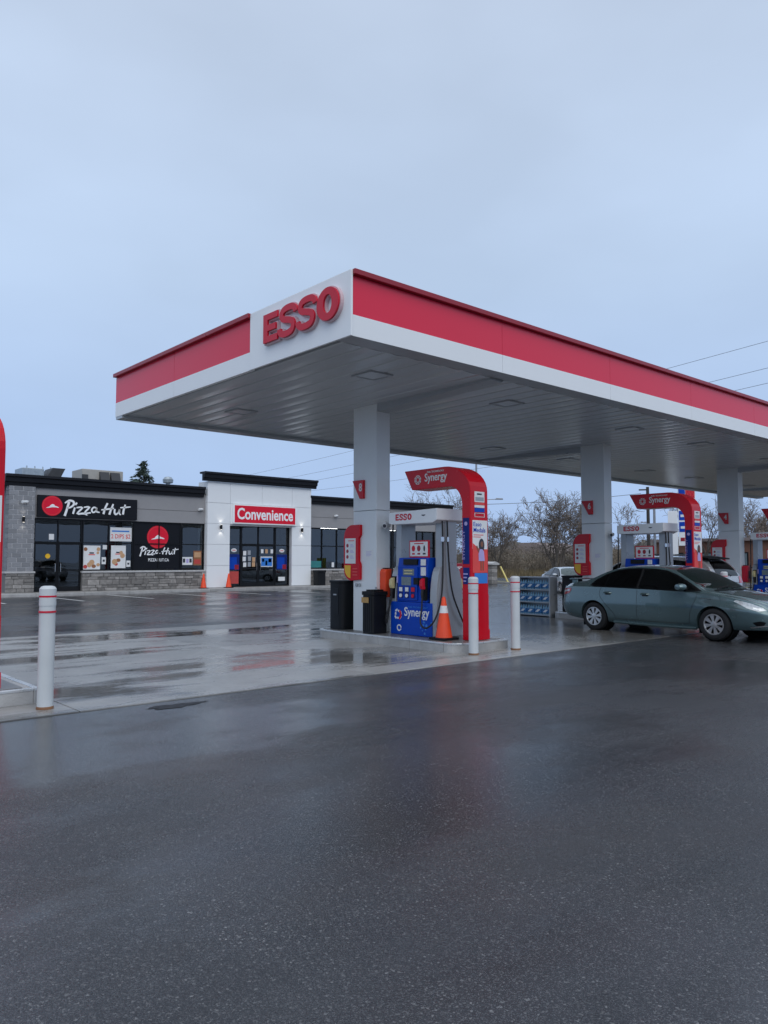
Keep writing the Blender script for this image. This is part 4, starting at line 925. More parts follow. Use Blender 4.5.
for x, side in ((21.19, 'left'), (24.23, 'right')):
    t = thing('window_graphic', (x, PG, .3), 'blue window graphic with white oval on the %s of the store doors' % side, 'sign', 'blue graphics beside the store doors')
    MB().box(x-.34, x+.34, PG-.006, PG, 1.02, 1.86).build('sheet', 'blued', t); MB().box(x-.30, x+.18, PG-.009, PG-.0065, 1.08, 1.70).build('print_patch', 'blue', t)
    MB().box(x+.05, x+.30, PG-.012, PG-.0095, 1.05, 1.30).build('print_patch', 'dred', t)
    MB().prism(oval(x), (0, PG, 0), *NY, 0, .008).build('oval', 'paper', t)
    MB().box(x-.10, x+.10, PG-.011, PG-.0085, 2.05, 2.09).build('print_line', 'pink', t)
    if side == 'right': MB().box(x-.22, x+.22, PG-.006, PG, .40, .62).build('print_patch', 'paper', t)
    else: MB().box(x-.34, x+.30, PG-.006, PG, .30, .95).build('print_patch', food[0], t)
t = flat('door_poster', 'light blue picture poster on the right convenience door', 'poster', 22.83, 23.61, 1.18, 1.74, PYW-.032, 'paper', ((.05, .95, .08, .9, 'bluel'), (.12, .3, .5, .8, 'blued'), (.4, .55, .15, .6, 'paper'), (.65, .9, .45, .8, 'blued')))
rr = random.Random(5)
for k in range(8):
    a, c = 21.74+(k % 3)*.27+rr.uniform(-.03, .03), 1.15+(k//3)*.33+rr.uniform(-.03, .05); tt = ('lower', 'middle', 'upper')[k//3]
    flat('door_notice', 'small %s notice stuck on the %s part of the left convenience door' % (('pale', 'grey', 'tan')[k % 3], tt), 'notice', a, a+.19, c, c+.24, PYW-.032, ('paper', 'grey', food[2])[k % 3], group='notices on the convenience doors')
for k, x in enumerate((22.85, 23.13, 23.47)): flat('door_notice', ('small pale notice top left of the right convenience door', 'tan notice at top centre of the right convenience door', 'small pale notice top right of right convenience door')[k], 'notice', x, x+.16, 1.92, 2.14, PYW-.032, ('paper', food[2], 'paper')[k], group='notices on the convenience doors')
flat('window_poster', 'teal poster low in the first window right of portal', 'poster', 26.05, 27.0, 1.12, 1.50, GY, shade('print_teal', (.03, .20, .20)))
flat('window_poster', 'orange and yellow poster high in the second right wing window', 'poster', 27.35, 27.95, 2.55, 3.20, GY+.3, food[2], ((.2, .8, .3, .8, 'yellow'),))
flat('window_notice', 'small white notice low in second right wing window', 'notice', 27.75, 27.92, 1.14, 1.42, GY, 'paper')
# wall lamps either side of the portal door, lit
def wall_lamp(x, y, z, label):
    t = thing('wall_lamp', (x, y, z), label, 'wall lamp', 'small up and down wall lamps')
    MB().box(x-.04, x+.04, y-.03, y-.001, z-.06, z+.06).build('bracket', 'black', t); MB().lathe([(.055, -.12), (.055, .12)], (x, y-.10, z), 16).build('lamp_body', 'black', t, smooth=True)
    for s_ in (-1, 1):
        b_ = MB().lathe([(.045, 0), (.045, .006), (0, .007)], (x, y-.10, z+s_*.121), 14, (0, 0, s_)).build('bulb', 'lamp', t)
        l = bpy.data.lights.new('lamp_light', 'SPOT'); l.energy = 2.5; l.spot_size = R(95); l.spot_blend = .6; l.color = (1, .93, .82); l.shadow_soft_size = .03
        lo = bpy.data.objects.new('lamp_light', l); COL.objects.link(lo); lo.parent = t; lo.location = (0, -.10, s_*.14); lo.rotation_euler = (0 if s_ < 0 else math.pi, 0, 0)
wall_lamp(20.20, PY, 3.26, 'lit black wall lamp left of the Convenience doors'); wall_lamp(25.34, PY, 3.24, 'lit black wall lamp right of the Convenience doors')
bx, bz = on_y(23, 519.5, SY-.13); wall_lamp(bx, SY-.13, bz, 'lit black wall lamp on the grey block pier')
# wall cameras
for px, py, lb in ((24, 502, 'white security camera on the grey block pier'), (199.5, 509.5, 'white security camera left of the portal'), (335, 516, 'white security camera on the right wing wall')):
    y = SY-.13 if px < 30 else SY-.002; x, z = on_y(px, py, y); t = thing('security_camera', (x, y, z), lb, 'camera', 'security cameras on the store wall')
    MB().lathe([(0, -.02), (.06, 0), (.06, .05), (.03, .07)], (x+.08, y, z+.02), 12, (0, -1, 0)).build('mount', 'paper', t, smooth=True)
    MB().lathe([(0, -.16), (.055, -.15), (.065, .14), (0, .15)], (x, y-.12, z), 12, (-.9, -.4, -.1)).build('housing', 'paper', t, smooth=True)
# cones and bin on the sidewalk
x, z = on_y(203.5, 588, 35.35); cone((x, 35.35, SB), .74, 'orange cone against the stone wall left of the portal', 0)
x, z = on_y(228.5, 588, 35.3); cone((x, 35.3, SB), .74, 'orange cone in front of the white portal by the doors', 0)
bxx = on_y(319.5, 586, 35.4)[0]
t = thing('waste_bin', (bxx, 35.4, SB), 'black bin on the sidewalk right of the white portal', 'bin')
MB().prism(rrect(bxx-.27, bxx+.27, 35.15, 35.65, .07), (0, 0, SB), (1, 0, 0), (0, 1, 0), 0, .72).build('bin_body', 'black', t, smooth=True)
MB().prism(rrect(bxx-.30, bxx+.30, 35.12, 35.68, .08), (0, 0, SB), (1, 0, 0), (0, 1, 0), .721, .86).build('bin_lid', 'black', t, bevel=.03)
# roof units
def at_depth(px, Y): return on_y(px, 480, Y)[0]
t = thing('roof_unit', (16.2, 43, 5.02), 'beige rooftop air unit with two dark intake hoods', 'rooftop unit')
ux0, ux1 = at_depth(82, 43), at_depth(123, 43)
MB().box(ux0, ux1, 43, 44.6, 5.02, 6.62).build('casing', 'hvac', t, bevel=.03)
for k in range(2):
    a = ux0+.95+k*.62; MB().prism([(0, 0), (.34, .0), (.10, .62), (0, .62)], (a, 43, 5.88), (0, -1, 0), (0, 0, 1), -.52, 0).build('intake_hood', 'hvacd', t)
MB().box(ux0-.02, ux0+.3, 42.9, 42.995, 5.3, 6.3).build('grille', 'hvacd', t); MB().box(ux0+.9, ux0+2.2, 42.7, 43-.001, 5.02, 5.55).build('duct', 'hvacd', t)
t = thing('roof_unit', (11.2, 42, 5.02), 'galvanised rooftop exhaust unit with slanted grey hood', 'rooftop unit')
ux0, ux1 = at_depth(22, 42), at_depth(44, 42)
MB().box(ux0, ux1, 42, 43.3, 5.02, 6.32).build('casing', 'galv', t, bevel=.03)
MB().prism([(0, 0), (.75, 0), (1.15, .85), (.50, .85)], (ux1-.1, 41.9, 5.55), (1, 0, 0), (0, 0, 1), -1.2, 0).build('slanted_hood', 'hvacd', t)
for k in range(4): MB().tube([(ux0+.3+.4*k, 42.3, 6.32), (ux0+.3+.4*k, 42.3, 6.46)], .03, 6).build('lug', 'galv', t)
MB().lathe([(.16, 0), (.16, .5), (.24, .52), (.24, .7), (0, .78)], (ux0+.25, 41.7, 5.02), 12).build('vent', 'galv', t, smooth=True)
vx = at_depth(168, 44); t = thing('roof_vent', (vx, 44, 5.02), 'small round roof vent behind the store cornice', 'vent'); MB().lathe([(.12, 0), (.12, 1.2), (.3, 1.25), (.32, 1.45), (.2, 1.6), (0, 1.64)], (vx, 44, 5.02), 14).build('cowl', 'galv', t, smooth=True)

# ================================================================== VEHICLES
def cr1(P, t):
    """Catmull-Rom through rows P (lists) at fractional index t"""
    n = len(P); i = min(max(int(t), 0), n-2); f = t-i
    a, b, c, d = P[max(i-1, 0)], P[i], P[i+1], P[min(i+2, n-1)]
    return [0.5*((2*b[j])+(c[j]-a[j])*f+(2*a[j]-5*b[j]+4*c[j]-d[j])*f*f+(3*b[j]-a[j]-3*c[j]+d[j])*f**3) for j in range(len(b))]
def lin(P, x):
    """rows keyed on x (first entry): monotone smooth interpolation"""
    for i in range(len(P)-1):
        if x <= P[i+1][0]: break
    f = (x-P[i][0])/(P[i+1][0]-P[i][0]); out = []
    for j in range(1, len(P[0])):
        y0, y1 = P[i][j], P[i+1][j]; h = P[i+1][0]-P[i][0]
        def slope(k):
            if k <= 0 or k >= len(P)-1: 
                k2 = 0 if k <= 0 else len(P)-2; return (P[k2+1][j]-P[k2][j])/(P[k2+1][0]-P[k2][0])
            d0 = (P[k][j]-P[k-1][j])/(P[k][0]-P[k-1][0]); d1 = (P[k+1][j]-P[k][j])/(P[k+1][0]-P[k][0])
            if d0*d1 <= 0: return 0
            return 2*d0*d1/(d0+d1)
        m0, m1 = slope(i)*h, slope(i+1)*h
        out.append((2*f**3-3*f**2+1)*y0+(f**3-2*f**2+f)*m0+(-2*f**3+3*f**2)*y1+(f**3-f**2)*m1)
    return out
def car_body(rows, ns=110):
    Lc = rows[-1][0]; V = []; F = []; NSEC = 0
    xs = []
    for i in range(ns+1):
        u = i/ns; xs.append(Lc*(0.5-0.5*math.cos(math.pi*u))*0.35 + Lc*u*0.65)
    for x in xs:
        zb, wb, zm, wm, zs, ws, zre, wr, zr = lin(rows, x)
        half = [(0, zb), (wb*.55, zb), (wb*.93, zb+.012), (wb, zb+.05), (wb+(wm-wb)*.55, zb+(zm-zb)*.35), (wm, zm-.05), (wm+.003, zm+.05), (ws+(wm-ws)*.35, zs-.10), (ws+.004, zs-.02), (ws-.012, zs+.012),
                (ws+(wr-ws)*.35-.004, zs+(zre-zs)*.35), (ws+(wr-ws)*.75, zs+(zre-zs)*.75), (wr+.012, zre-.015), (wr-.02, zre+(zr-zre)*.22), (wr*.72, zre+(zr-zre)*.66), (wr*.38, zre+(zr-zre)*.93), (0, zr)]
        # smooth within lower and upper halves
        sec = [];  m = len(half)
        for t in [k*(m-1)/44 for k in range(45)]:
            sec.append(cr1(half, t) if t < m-1 else list(half[-1]))
        full = [(x, -y, z) for y, z in sec] + [(x, y, z) for y, z in reversed(sec[1:-1])]
        NSEC = len(full); V += full
    for i in range(len(xs)-1):
        for j in range(NSEC): F.append((i*NSEC+j, i*NSEC+(j+1) % NSEC, (i+1)*NSEC+(j+1) % NSEC, (i+1)*NSEC+j))
    F.append(tuple(range(NSEC-1, -1, -1))); F.append(tuple((len(xs)-1)*NSEC+j for j in range(NSEC)))
    return V, F
def fill_poly(poly, step=0.05):
    """triangulated patch of a 2D polygon with inner points"""
    bm = bmesh.new(); n = len(poly); pts = []
    for i in range(n):
        a, b = Vector(poly[i]), Vector(poly[(i+1) % n]); k = max(1, int((b-a).length/step))
        for q in range(k): pts.append(a.lerp(b, q/k))
    vs = [bm.verts.new((p.x, p.y, 0)) for p in pts]; bm.faces.new(vs)
    x0 = min(p.x for p in pts); x1 = max(p.x for p in pts); y0 = min(p.y for p in pts); y1 = max(p.y for p in pts)
    a = x0+step
    while a < x1: bmesh.ops.bisect_plane(bm, geom=bm.verts[:]+bm.edges[:]+bm.faces[:], plane_co=(a, 0, 0), plane_no=(1, 0, 0)); a += step
    a = y0+step
    while a < y1: bmesh.ops.bisect_plane(bm, geom=bm.verts[:]+bm.edges[:]+bm.faces[:], plane_co=(0, a, 0), plane_no=(0, 1, 0)); a += step
    bmesh.ops.triangulate(bm, faces=bm.faces[:])
    bm.verts.ensure_lookup_table(); bm.verts.index_update(); V = [(v.co.x, v.co.y) for v in bm.verts]; F = [tuple(v.index for v in f.verts) for f in bm.faces]; bm.free(); return V, F
class Car:
    def __init__(s, name, label, cat, loc, heading, rows, paint, wheels, wr=.335, group=None, zscale=1.0):
        """built in car space: x rear to front, y left(+)/right(-); heading = world angle of +x"""
        s.t = thing(name, loc, label, cat, group); ORG[s.t.name] = (0, 0, 0); s.loc = loc; s.h = heading; s.rows = rows; s.paint = paint; s.zs = zscale
        V, F = car_body(rows); s.bvh = BVHTree.FromPolygons([Vector(v) for v in V], F); s.L = rows[-1][0]
        s.xo = (wheels[0]+wheels[1])/2
        mb = MB(); mb.v = V; mb.f = F; s.body = mb.build('body', paint, s.t, smooth=True)
        cut = MB()
        for x in wheels:
            for sd in (-1, 1): cut.lathe([(wr+.045, .60), (wr+.045, 1.3)], (x, 0, wr), 40, (0, sd, 0))
        cu = cut.build('cutter', 'trim', s.t)
        md = s.body.modifiers.new('b', 'BOOLEAN'); md.object = cu; md.solver = 'EXACT'; md.operation = 'DIFFERENCE'
        bpy.context.view_layer.update(); dg = bpy.context.evaluated_depsgraph_get()
        me = bpy.data.meshes.new_from_object(s.body.evaluated_get(dg)); s.body.modifiers.clear(); s.body.data = me
        while len(me.materials) > 1: me.materials.pop()
        bpy.data.objects.remove(cu)
        for p in me.polygons: p.use_smooth = True
        me.set_sharp_from_angle(angle=R(40))
        for x in wheels:
            for sd in (-1, 1):
                li = MB().lathe([(wr+.044, 0), (wr+.044, .20), (wr+.03, .20), (wr+.03, .01), (0.0, .01)], (x, sd*.585, wr), 28, (0, sd, 0)); li.build('wheel_well', 'trim', s.t)
        s.wheels(wheels, wr)
        s.t.rotation_euler = (0, 0, heading); s.t.scale = (1, 1, zscale)
        c, n = math.cos(heading), math.sin(heading); s.t.location = (loc[0]-c*s.xo, loc[1]-n*s.xo, loc[2])
    def side(s, poly, sd, name, m, off=.004, par=None, step=.05, edge=False):
        V, F = fill_poly(poly, step); out = []
        for x, z in V:
            h = s.bvh.ray_cast(Vector((x, sd*2.0, z)), Vector((0, -sd, 0)))[0]
            y = h.y if h else sd*.8
            out.append((x, y+sd*off, z))
        mb = MB(); mb.v = out; mb.f = F if sd < 0 else [f[::-1] for f in F]; return mb.build(name, m, par or s.t, smooth=True, recalc=False)
    def top(s, poly, name, m, off=.004, par=None, step=.05):
        V, F = fill_poly(poly, step); out = []
        for x, y in V:
            h = s.bvh.ray_cast(Vector((x, y, 3.0)), Vector((0, 0, -1)))[0]; out.append((x, y, (h.z if h else .8)+off))
        mb = MB(); mb.v = out; mb.f = F; return mb.build(name, m, par or s.t, smooth=True)
    def end(s, poly, front, name, m, off=.006, par=None, step=.04, lift=0):
        V, F = fill_poly(poly, step); out = []; d = -1 if front else 1
        for y, z in V:
            h = s.bvh.ray_cast(Vector((s.L/2+(-d)*4, y, z)), Vector((d, 0, 0)))[0]; x = h.x if h else (s.L if front else 0)
            out.append((x-d*off, y, z))
        mb = MB(); mb.v = out; mb.f = F; return mb.build(name, m, par or s.t, smooth=True)
    def line(s, pts, sd, name='door_seam', w=.007, m='seam'):
        mb = MB(); P = smooth2(pts, 6)
        pr = []
        for x, z in P:
            h = s.bvh.ray_cast(Vector((x, sd*2, z)), Vector((0, -sd, 0)))[0]; pr.append((x, (h.y if h else sd*.85)+sd*.0015, z))
        mb.tube(pr, w/2, 4); mb.build(name, m, s.t)
    def wheels(s, xs, wr):
        proto = None; rr = wr*.66
        for x in xs:
            for sd in (-1, 1):
                yc = sd*.79; w = thing_part('wheel', s.t)
                MB().lathe([(rr-.001, .10), (rr-.001, -.10), (rr+.012, -.105), (wr-.05, -.108), (wr-.012, -.09), (wr, -.06), (wr, .06), (wr-.012, .09), (wr-.05, .108), (rr+.012, .105), (rr-.001, .10)], (x, yc, wr), 36, (0, sd, 0), False).build('tyre', 'tread', w, smooth=True)
                rim = MB().lathe([(rr, -.09), (rr, .098), (rr-.018, .10), (rr-.028, .085), (rr-.03, .0), (0, -.02)], (x, yc, wr), 36, (0, sd, 0), False).build('rim', 'alloyd', w, smooth=True)
                sp = MB(); n = 8
                sp.lathe([(rr+.001, .094), (rr-.004, .103), (rr-.022, .103), (rr-.026, .09)], (x, yc, wr), 36, (0, sd, 0), False)
                for k in range(n):
                    a = 2*math.pi*k/n+.2; d = (math.cos(a), math.sin(a)); q = (-d[1], d[0])
                    P = [(.03, -.016), (rr*.55, -.026), (rr-.015, -.046), (rr-.015, .046), (rr*.55, .026), (.03, .016)]
                    sp.prism([(d[0]*u+q[0]*v, d[1]*u+q[1]*v) for u, v in P], (x, yc, wr), (sd*-1, 0, 0), (0, 0, 1), .070, .092) if sd > 0 else sp.prism([(d[0]*u+q[0]*v, d[1]*u+q[1]*v) for u, v in P], (x, yc, wr), (1, 0, 0), (0, 0, 1), .070, .092)
                sp.lathe([(.06, .06), (.058, .096), (.03, .10), (0, .10)], (x, yc, wr), 18, (0, sd, 0)); sp.build('spokes', 'alloy', w, smooth=True)
def thing_part(name, par):
    o = bpy.data.objects.new(name, None); COL.objects.link(o); o.parent = par; ORG[o.name] = ORG[par.name]; return o
SEDAN = [ # x, zb, wb, zm, wm, zs, ws, zre, wr, zr
 (0.00, .40, .52, .55, .60, .80, .54, .83, .44, .845), (0.05, .33, .66, .55, .76, .88, .70, .93, .57, .95), (0.14, .27, .74, .57, .835, .93, .775, 1.005, .63, 1.03),
 (0.35, .24, .79, .59, .88, .955, .83, 1.045, .68, 1.075), (0.65, .21, .82, .60, .90, .965, .86, 1.085, .70, 1.115), (0.85, .20, .83, .60, .905, .97, .868, 1.155, .675, 1.19),
 (1.10, .19, .835, .60, .908, .972, .872, 1.265, .63, 1.305), (1.38, .185, .84, .60, .91, .972, .875, 1.350, .60, 1.40), (1.75, .18, .84, .60, .91, .968, .878, 1.395, .60, 1.45), (2.10, .18, .84, .60, .91, .963, .878, 1.405, .605, 1.46),
 (2.45, .18, .84, .60, .91, .958, .878, 1.390, .61, 1.445), (2.72, .18, .84, .60, .91, .952, .878, 1.345, .62, 1.405), (3.00, .18, .84, .60, .91, .945, .875, 1.245, .655, 1.31), (3.30, .185, .835, .60, .908, .930, .868, 1.095, .715, 1.145),
 (3.60, .19, .83, .60, .905, .905, .855, .945, .765, .975), (3.90, .20, .825, .60, .90, .865, .84, .90, .71, .925), (4.20, .21, .815, .59, .89, .815, .815, .855, .67, .88), (4.45, .22, .79, .57, .86, .76, .77, .80, .62, .825),
 (4.62, .23, .74, .54, .80, .70, .70, .735, .55, .765), (4.74, .25, .64, .50, .69, .60, .60, .625, .46, .645), (4.806, .32, .46, .44, .50, .52, .44, .535, .34, .55)]
FW = [(3.43, .955), (3.20, 1.085), (2.90, 1.24), (2.66, 1.325), (2.45, 1.355), (2.15, 1.368), (2.13, .975), (2.6, .968), (3.1, .958)]
RW = [(2.06, .977), (2.07, 1.368), (1.75, 1.36), (1.48, 1.325), (1.30, 1.275), (1.30, .99)]
QW = [(1.27, .992), (1.27, 1.262), (1.12, 1.195), (.98, 1.10), (.93, 1.03), (1.0, .998)]
def sedan(name, label, loc, heading, paint, dark=True, zscale=1.0, group=None):
    c = Car(name, label, 'car', loc, heading, SEDAN, paint, (1.0, 3.776), .312, group, zscale)
    for sd in (-1, 1):
        c.side([(3.52, .94), (3.22, 1.105), (2.90, 1.262), (2.66, 1.345), (2.40, 1.378), (2.0, 1.39), (1.72, 1.38), (1.46, 1.345), (1.20, 1.258), (.95, 1.115), (.885, 1.02), (.97, .98), (1.5, .973), (2.2, .963), (3.0, .945)], sd, 'window_surround', 'trim', .003)
        c.side(FW, sd, 'side_window', 'wind' if dark else 'tint', .007); c.side(RW, sd, 'side_window', 'tint', .007); c.side(QW, sd, 'side_window', 'tint', .007)
        c.line([(.88, 1.012), (1.0, .974), (1.5, .966), (2.2, .956), (3.0, .938), (3.5, .925)], sd, 'belt_trim', .016, 'trim')
        c.line([(2.10, 1.37), (2.105, .95), (2.10, .60), (2.09, .30)], sd); c.line([(3.45, .92), (3.40, .75), (3.30, .50), (3.27, .30)], sd)
        c.line([(1.20, .96), (1.16, .80), (1.30, .62), (1.50, .42), (1.56, .30)], sd); c.line([(1.56, .295), (2.3, .285), (3.27, .295)], sd)
        for x in (1.38, 2.30):
            y = c.bvh.ray_cast(Vector((x, sd*2, .835)), Vector((0, -sd, 0)))[0].y
            c.side([(x-.07, .80), (x+.07, .80), (x+.07, .87), (x-.07, .87)], sd, 'handle_cup', 'seam', .002)
            MB().tube([(x-.11, y-sd*.002, .852), (x-.08, y+sd*.028, .850), (x+.06, y+sd*.030, .846), (x+.10, y-sd*.002, .844)], [.012, .017, .017, .012], 8).build('door_handle', paint, c.t, smooth=True)
        # mirror
        my = sd*.90; mm = MB(); mm.lathe([(.0, -.10), (.075, -.09), (.10, -.04), (.098, .04), (.07, .085), (0, .10)], (3.16, my+sd*.06, 1.02), 16, (.25, 0.97*1, 0)); mm.v = [(x, y, 1.02+(z-1.02)*.72) for x, y, z in mm.v]; mi = mm.build('mirror', paint, c.t, smooth=True)
        MB().tube([(3.20, sd*.84, .965), (3.18, sd*.90, .985)], [.035, .03], 8).build('mirror_stalk', 'trim', mi, smooth=True)
        # head and tail lamps
        c.side([(4.15, .775), (4.20, .80), (4.45, .745), (4.62, .675), (4.68, .615), (4.60, .60), (4.40, .655)], sd, 'headlight', 'lampc', .006, step=.03)
        c.side([(.05, .86), (.12, .90), (.34, .93), (.36, .88), (.30, .80), (.10, .755), (.04, .77)], sd, 'tail_light', 'lampr', .006, step=.03)
        c.side([(.07, .855), (.30, .895), (.31, .86), (.08, .815)], sd, 'tail_light_lens', 'lampc', .010, step=.03)
        c.side([(4.55, .33), (4.66, .33), (4.70, .40), (4.62, .42), (4.50, .39)], sd, 'fog_lamp_recess', 'trim', .004, step=.03)
        c.side([(4.44, .30), (4.70, .345), (4.73, .33), (4.46, .275)], sd, 'bumper_strip', 'chrome', .007, step=.03)
        MB().tube([(1.5, sd*.842, .215), (2.4, sd*.846, .205), (3.4, sd*.842, .21)], [.03, .035, .03], 8).build('sill', paint, c.t, smooth=True)
        MB().box(.70, .72, min(sd*.68, sd*.86), max(sd*.68, sd*.86), .10, .34).build('mud_flap', 'trim', c.t); MB().box(3.46, 3.48, min(sd*.68, sd*.86), max(sd*.68, sd*.86), .12, .34).build('mud_flap', 'trim', c.t)
    c.top([(3.60, 0), (3.58, .30), (3.50, .60), (3.42, .735), (3.1, .665), (2.84, .58), (2.78, .5), (2.75, .25), (2.745, 0), (2.75, -.25), (2.78, -.5), (2.84, -.58), (3.1, -.665), (3.42, -.735), (3.50, -.60), (3.58, -.30)], 'windshield', 'wind', .006)
    c.top([(.80, 0), (.81, .45), (.86, .60), (1.12, .57), (1.33, .52), (1.36, 0), (1.33, -.52), (1.12, -.57), (.86, -.60), (.81, -.45)], 'rear_window', 'tint', .006)
    c.top([(3.60, .55), (3.66, .60), (3.70, .3), (3.71, 0), (3.70, -.3), (3.66, -.60), (3.60, -.55), (3.635, 0)], 'cowl', 'trim', .005)
    for a, b in ((-.45, .10), (.05, .58)):
        pts = []
        for q in range(7):
            f = q/6; x, y = 3.62-.10*f, a+(b-a)*f; h = c.bvh.ray_cast(Vector((x, y, 3)), Vector((0, 0, -1)))[0]; pts.append((x, y, h.z+.022))
        MB().tube(pts, .009, 6).build('wiper', 'trim', c.t)
    for yy in (-.62, .62):
        pts = [(x, yy*(1-.10*(x-3.7)), c.bvh.ray_cast(Vector((x, yy*(1-.10*(x-3.7)), 3)), Vector((0, 0, -1)))[0].z+.001) for x in [3.68+.1*k for k in range(9)]]
        MB().tube(pts, .004, 4).build('hood_seam', 'seam', c.t)
    c.end([(-.42, .50), (.42, .50), (.40, .60), (-.40, .60)], True, 'grille', 'trim', .008); c.end([(-.45, .33), (.45, .33), (.42, .42), (-.42, .42)], True, 'lower_grille', 'trim', .006)
    MB().lathe([(.05, 0), (.05, .012), (0, .014)], (4.81, 0, .575), 16, (1, 0, .25)).build('badge', 'chrome', c.t)
    c.end([(-.26, .62), (.26, .62), (.26, .74), (-.26, .74)], False, 'number_plate', 'plate', .008)
    # rear spoiler on two stands
    MB().prism([(-.02, 0), (.17, .010), (.18, .028), (.05, .040), (-.03, .026)], (.17, .66, 1.105), (1, 0, 0), (0, 0, 1), 0, 1.32).build('spoiler', paint, c.t, bevel=.006)
    for sd in (-1, 1): MB().box(.20, .32, sd*.60-.03, sd*.60+.03, 1.02, 1.112).build('spoiler_stand', paint, c.t, bevel=.01)
    c.line([(3.50, .80), (3.62, .803), (3.74, .80)], -1, 'side_badge', .012, 'chrome')
    # cabin
    MB().box(1.0, 3.4, -.62, .62, .40, .78).build('cabin_floor', 'cabin', c.t)
    return c
th = math.atan2(6.84-9.58, 14.36-14.62)       # heading from rear to front contact
nrm = Vector((math.cos(th), math.sin(th))); lf = Vector((-nrm.y, nrm.x)); mid = Vector(((14.36+14.62)/2, (6.84+9.58)/2)) + lf*.79
sedan('parked_car', 'grey green four door sedan with rear spoiler stopped beside the pump', (mid.x, mid.y, ZC), th, 'car_green', True, .965)

HATCH = [ (0.00, .42, .60, .62, .70, .92, .66, .98, .60, 1.0), (0.06, .34, .74, .62, .86, 1.00, .82, 1.10, .72, 1.13), (0.16, .28, .80, .64, .90, 1.03, .86, 1.28, .70, 1.32), (0.36, .25, .84, .66, .925, 1.04, .885, 1.48, .66, 1.53),
 (0.55, .24, .85, .66, .93, 1.04, .89, 1.565, .65, 1.61), (1.0, .23, .86, .66, .93, 1.035, .895, 1.60, .655, 1.655), (1.7, .23, .86, .66, .93, 1.03, .895, 1.615, .66, 1.68), (2.3, .23, .86, .66, .93, 1.025, .895, 1.59, .665, 1.655),
 (2.65, .23, .86, .66, .93, 1.02, .89, 1.52, .68, 1.58), (3.0, .23, .86, .66, .925, 1.01, .885, 1.36, .72, 1.43), (3.4, .23, .855, .66, .92, 1.0, .875, 1.10, .78, 1.17), (3.6, .24, .85, .66, .915, .98, .865, 1.05, .74, 1.11),
 (4.0, .25, .84, .64, .90, .93, .84, .99, .70, 1.03), (4.3, .27, .80, .60, .85, .85, .78, .90, .64, .93), (4.45, .30, .68, .55, .74, .70, .66, .74, .54, .76), (4.52, .36, .50, .50, .56, .58, .50, .60, .42, .61)]
def hatchback(name, label, loc, heading, paint, zscale=1.0):
    c = Car(name, label, 'car', loc, heading, HATCH, paint, (.95, 3.60), .35, None, zscale)
    for sd in (-1, 1):
        c.side([(3.42, 1.02), (3.1, 1.22), (2.85, 1.42), (2.6, 1.52), (2.1, 1.565), (1.2, 1.57), (.75, 1.52), (.55, 1.42), (.50, 1.25), (.7, 1.09), (1.2, 1.05), (2.2, 1.045)], sd, 'window_surround', 'trim', .003)
        c.side([(3.32, 1.05), (3.05, 1.22), (2.82, 1.405), (2.58, 1.495), (2.10, 1.54), (2.08, 1.065)], sd, 'side_window', 'tint', .007); c.side([(2.0, 1.07), (2.02, 1.54), (1.2, 1.545), (1.18, 1.08)], sd, 'side_window', 'tint', .007)
        c.side([(1.10, 1.085), (1.12, 1.545), (.78, 1.495), (.60, 1.40), (.57, 1.27), (.74, 1.12)], sd, 'side_window', 'tint', .007)
        c.line([(2.05, 1.05), (2.05, .7), (2.03, .35)], sd); c.line([(3.2, 1.0), (3.15, .7), (3.05, .35)], sd)
        c.side([(.07, 1.02), (.14, 1.19), (.40, 1.19), (.48, 1.07), (.34, .98), (.08, .93)], sd, 'tail_light', 'lampr', .007, step=.03)
        c.end([(sd*.46, .95), (sd*.80, .95), (sd*.78, 1.16), (sd*.58, 1.12)][::(1 if sd > 0 else -1)], False, 'tail_light', 'lampr', .008)
        MB().box(2.96, 3.10, min(sd*.88, sd*1.06), max(sd*.88, sd*1.06), 1.06, 1.20).build('mirror', paint, c.t, bevel=.03)
        MB().tube([(.7, sd*.60, 1.66), (1.6, sd*.61, 1.72), (2.4, sd*.62, 1.68)], .018, 8).build('roof_rail', 'chrome', c.t)
    c.end([(-.60, 1.14), (.60, 1.14), (.56, 1.30), (.50, 1.46), (.40, 1.53), (-.40, 1.53), (-.50, 1.46), (-.56, 1.30)], False, 'rear_window', 'tint', .008)
    c.end([(-.28, .76), (.28, .76), (.28, .89), (-.28, .89)], False, 'number_plate', 'plate', .012); c.end([(-.70, .40), (.70, .40), (.74, .56), (-.74, .56)], False, 'lower_bumper', 'trim', .006)
    c.end([(-.06, 1.00), (.06, 1.00), (.06, 1.06), (-.06, 1.06)], False, 'badge', 'chrome', .010)
    MB().prism([(.28, 1.575), (.62, 1.63), (.62, 1.665), (.28, 1.61)], (0, .60, 0), (1, 0, 0), (0, 0, 1), 0, 1.20).build('roof_spoiler', 'trim', c.t, bevel=.012)
    c.top([(3.5, 0), (3.46, .6), (3.3, .70), (2.75, .60), (2.68, 0), (2.75, -.6), (3.3, -.70), (3.46, -.6)], 'windshield', 'wind', .006)
    MB().box(1.0, 3.2, -.62, .62, .45, .85).build('cabin_floor', 'cabin', c.t)
    MB().tube([(.02, 0, 1.12), (-.02, .0, 1.15), (.06, .22, 1.22)], .008, 6).build('wiper', 'trim', c.t)
hatchback('parked_car', 'silver hatchback seen from behind at the farther pump', (19.72, 11.25, ZC), R(90), 'car_silver', .97)
q = Vector(on_z(556, 590)[0:2]); 
sedan('parked_car', 'pale silver car parked beyond the bottled water rack', (31.2, 21.9, 0), R(-128), 'car_white', False, .84)

# ================================================================== BEYOND THE LOT
def az_pos(px, X):
    d = ray(px, 560); return d.y/d.x*X
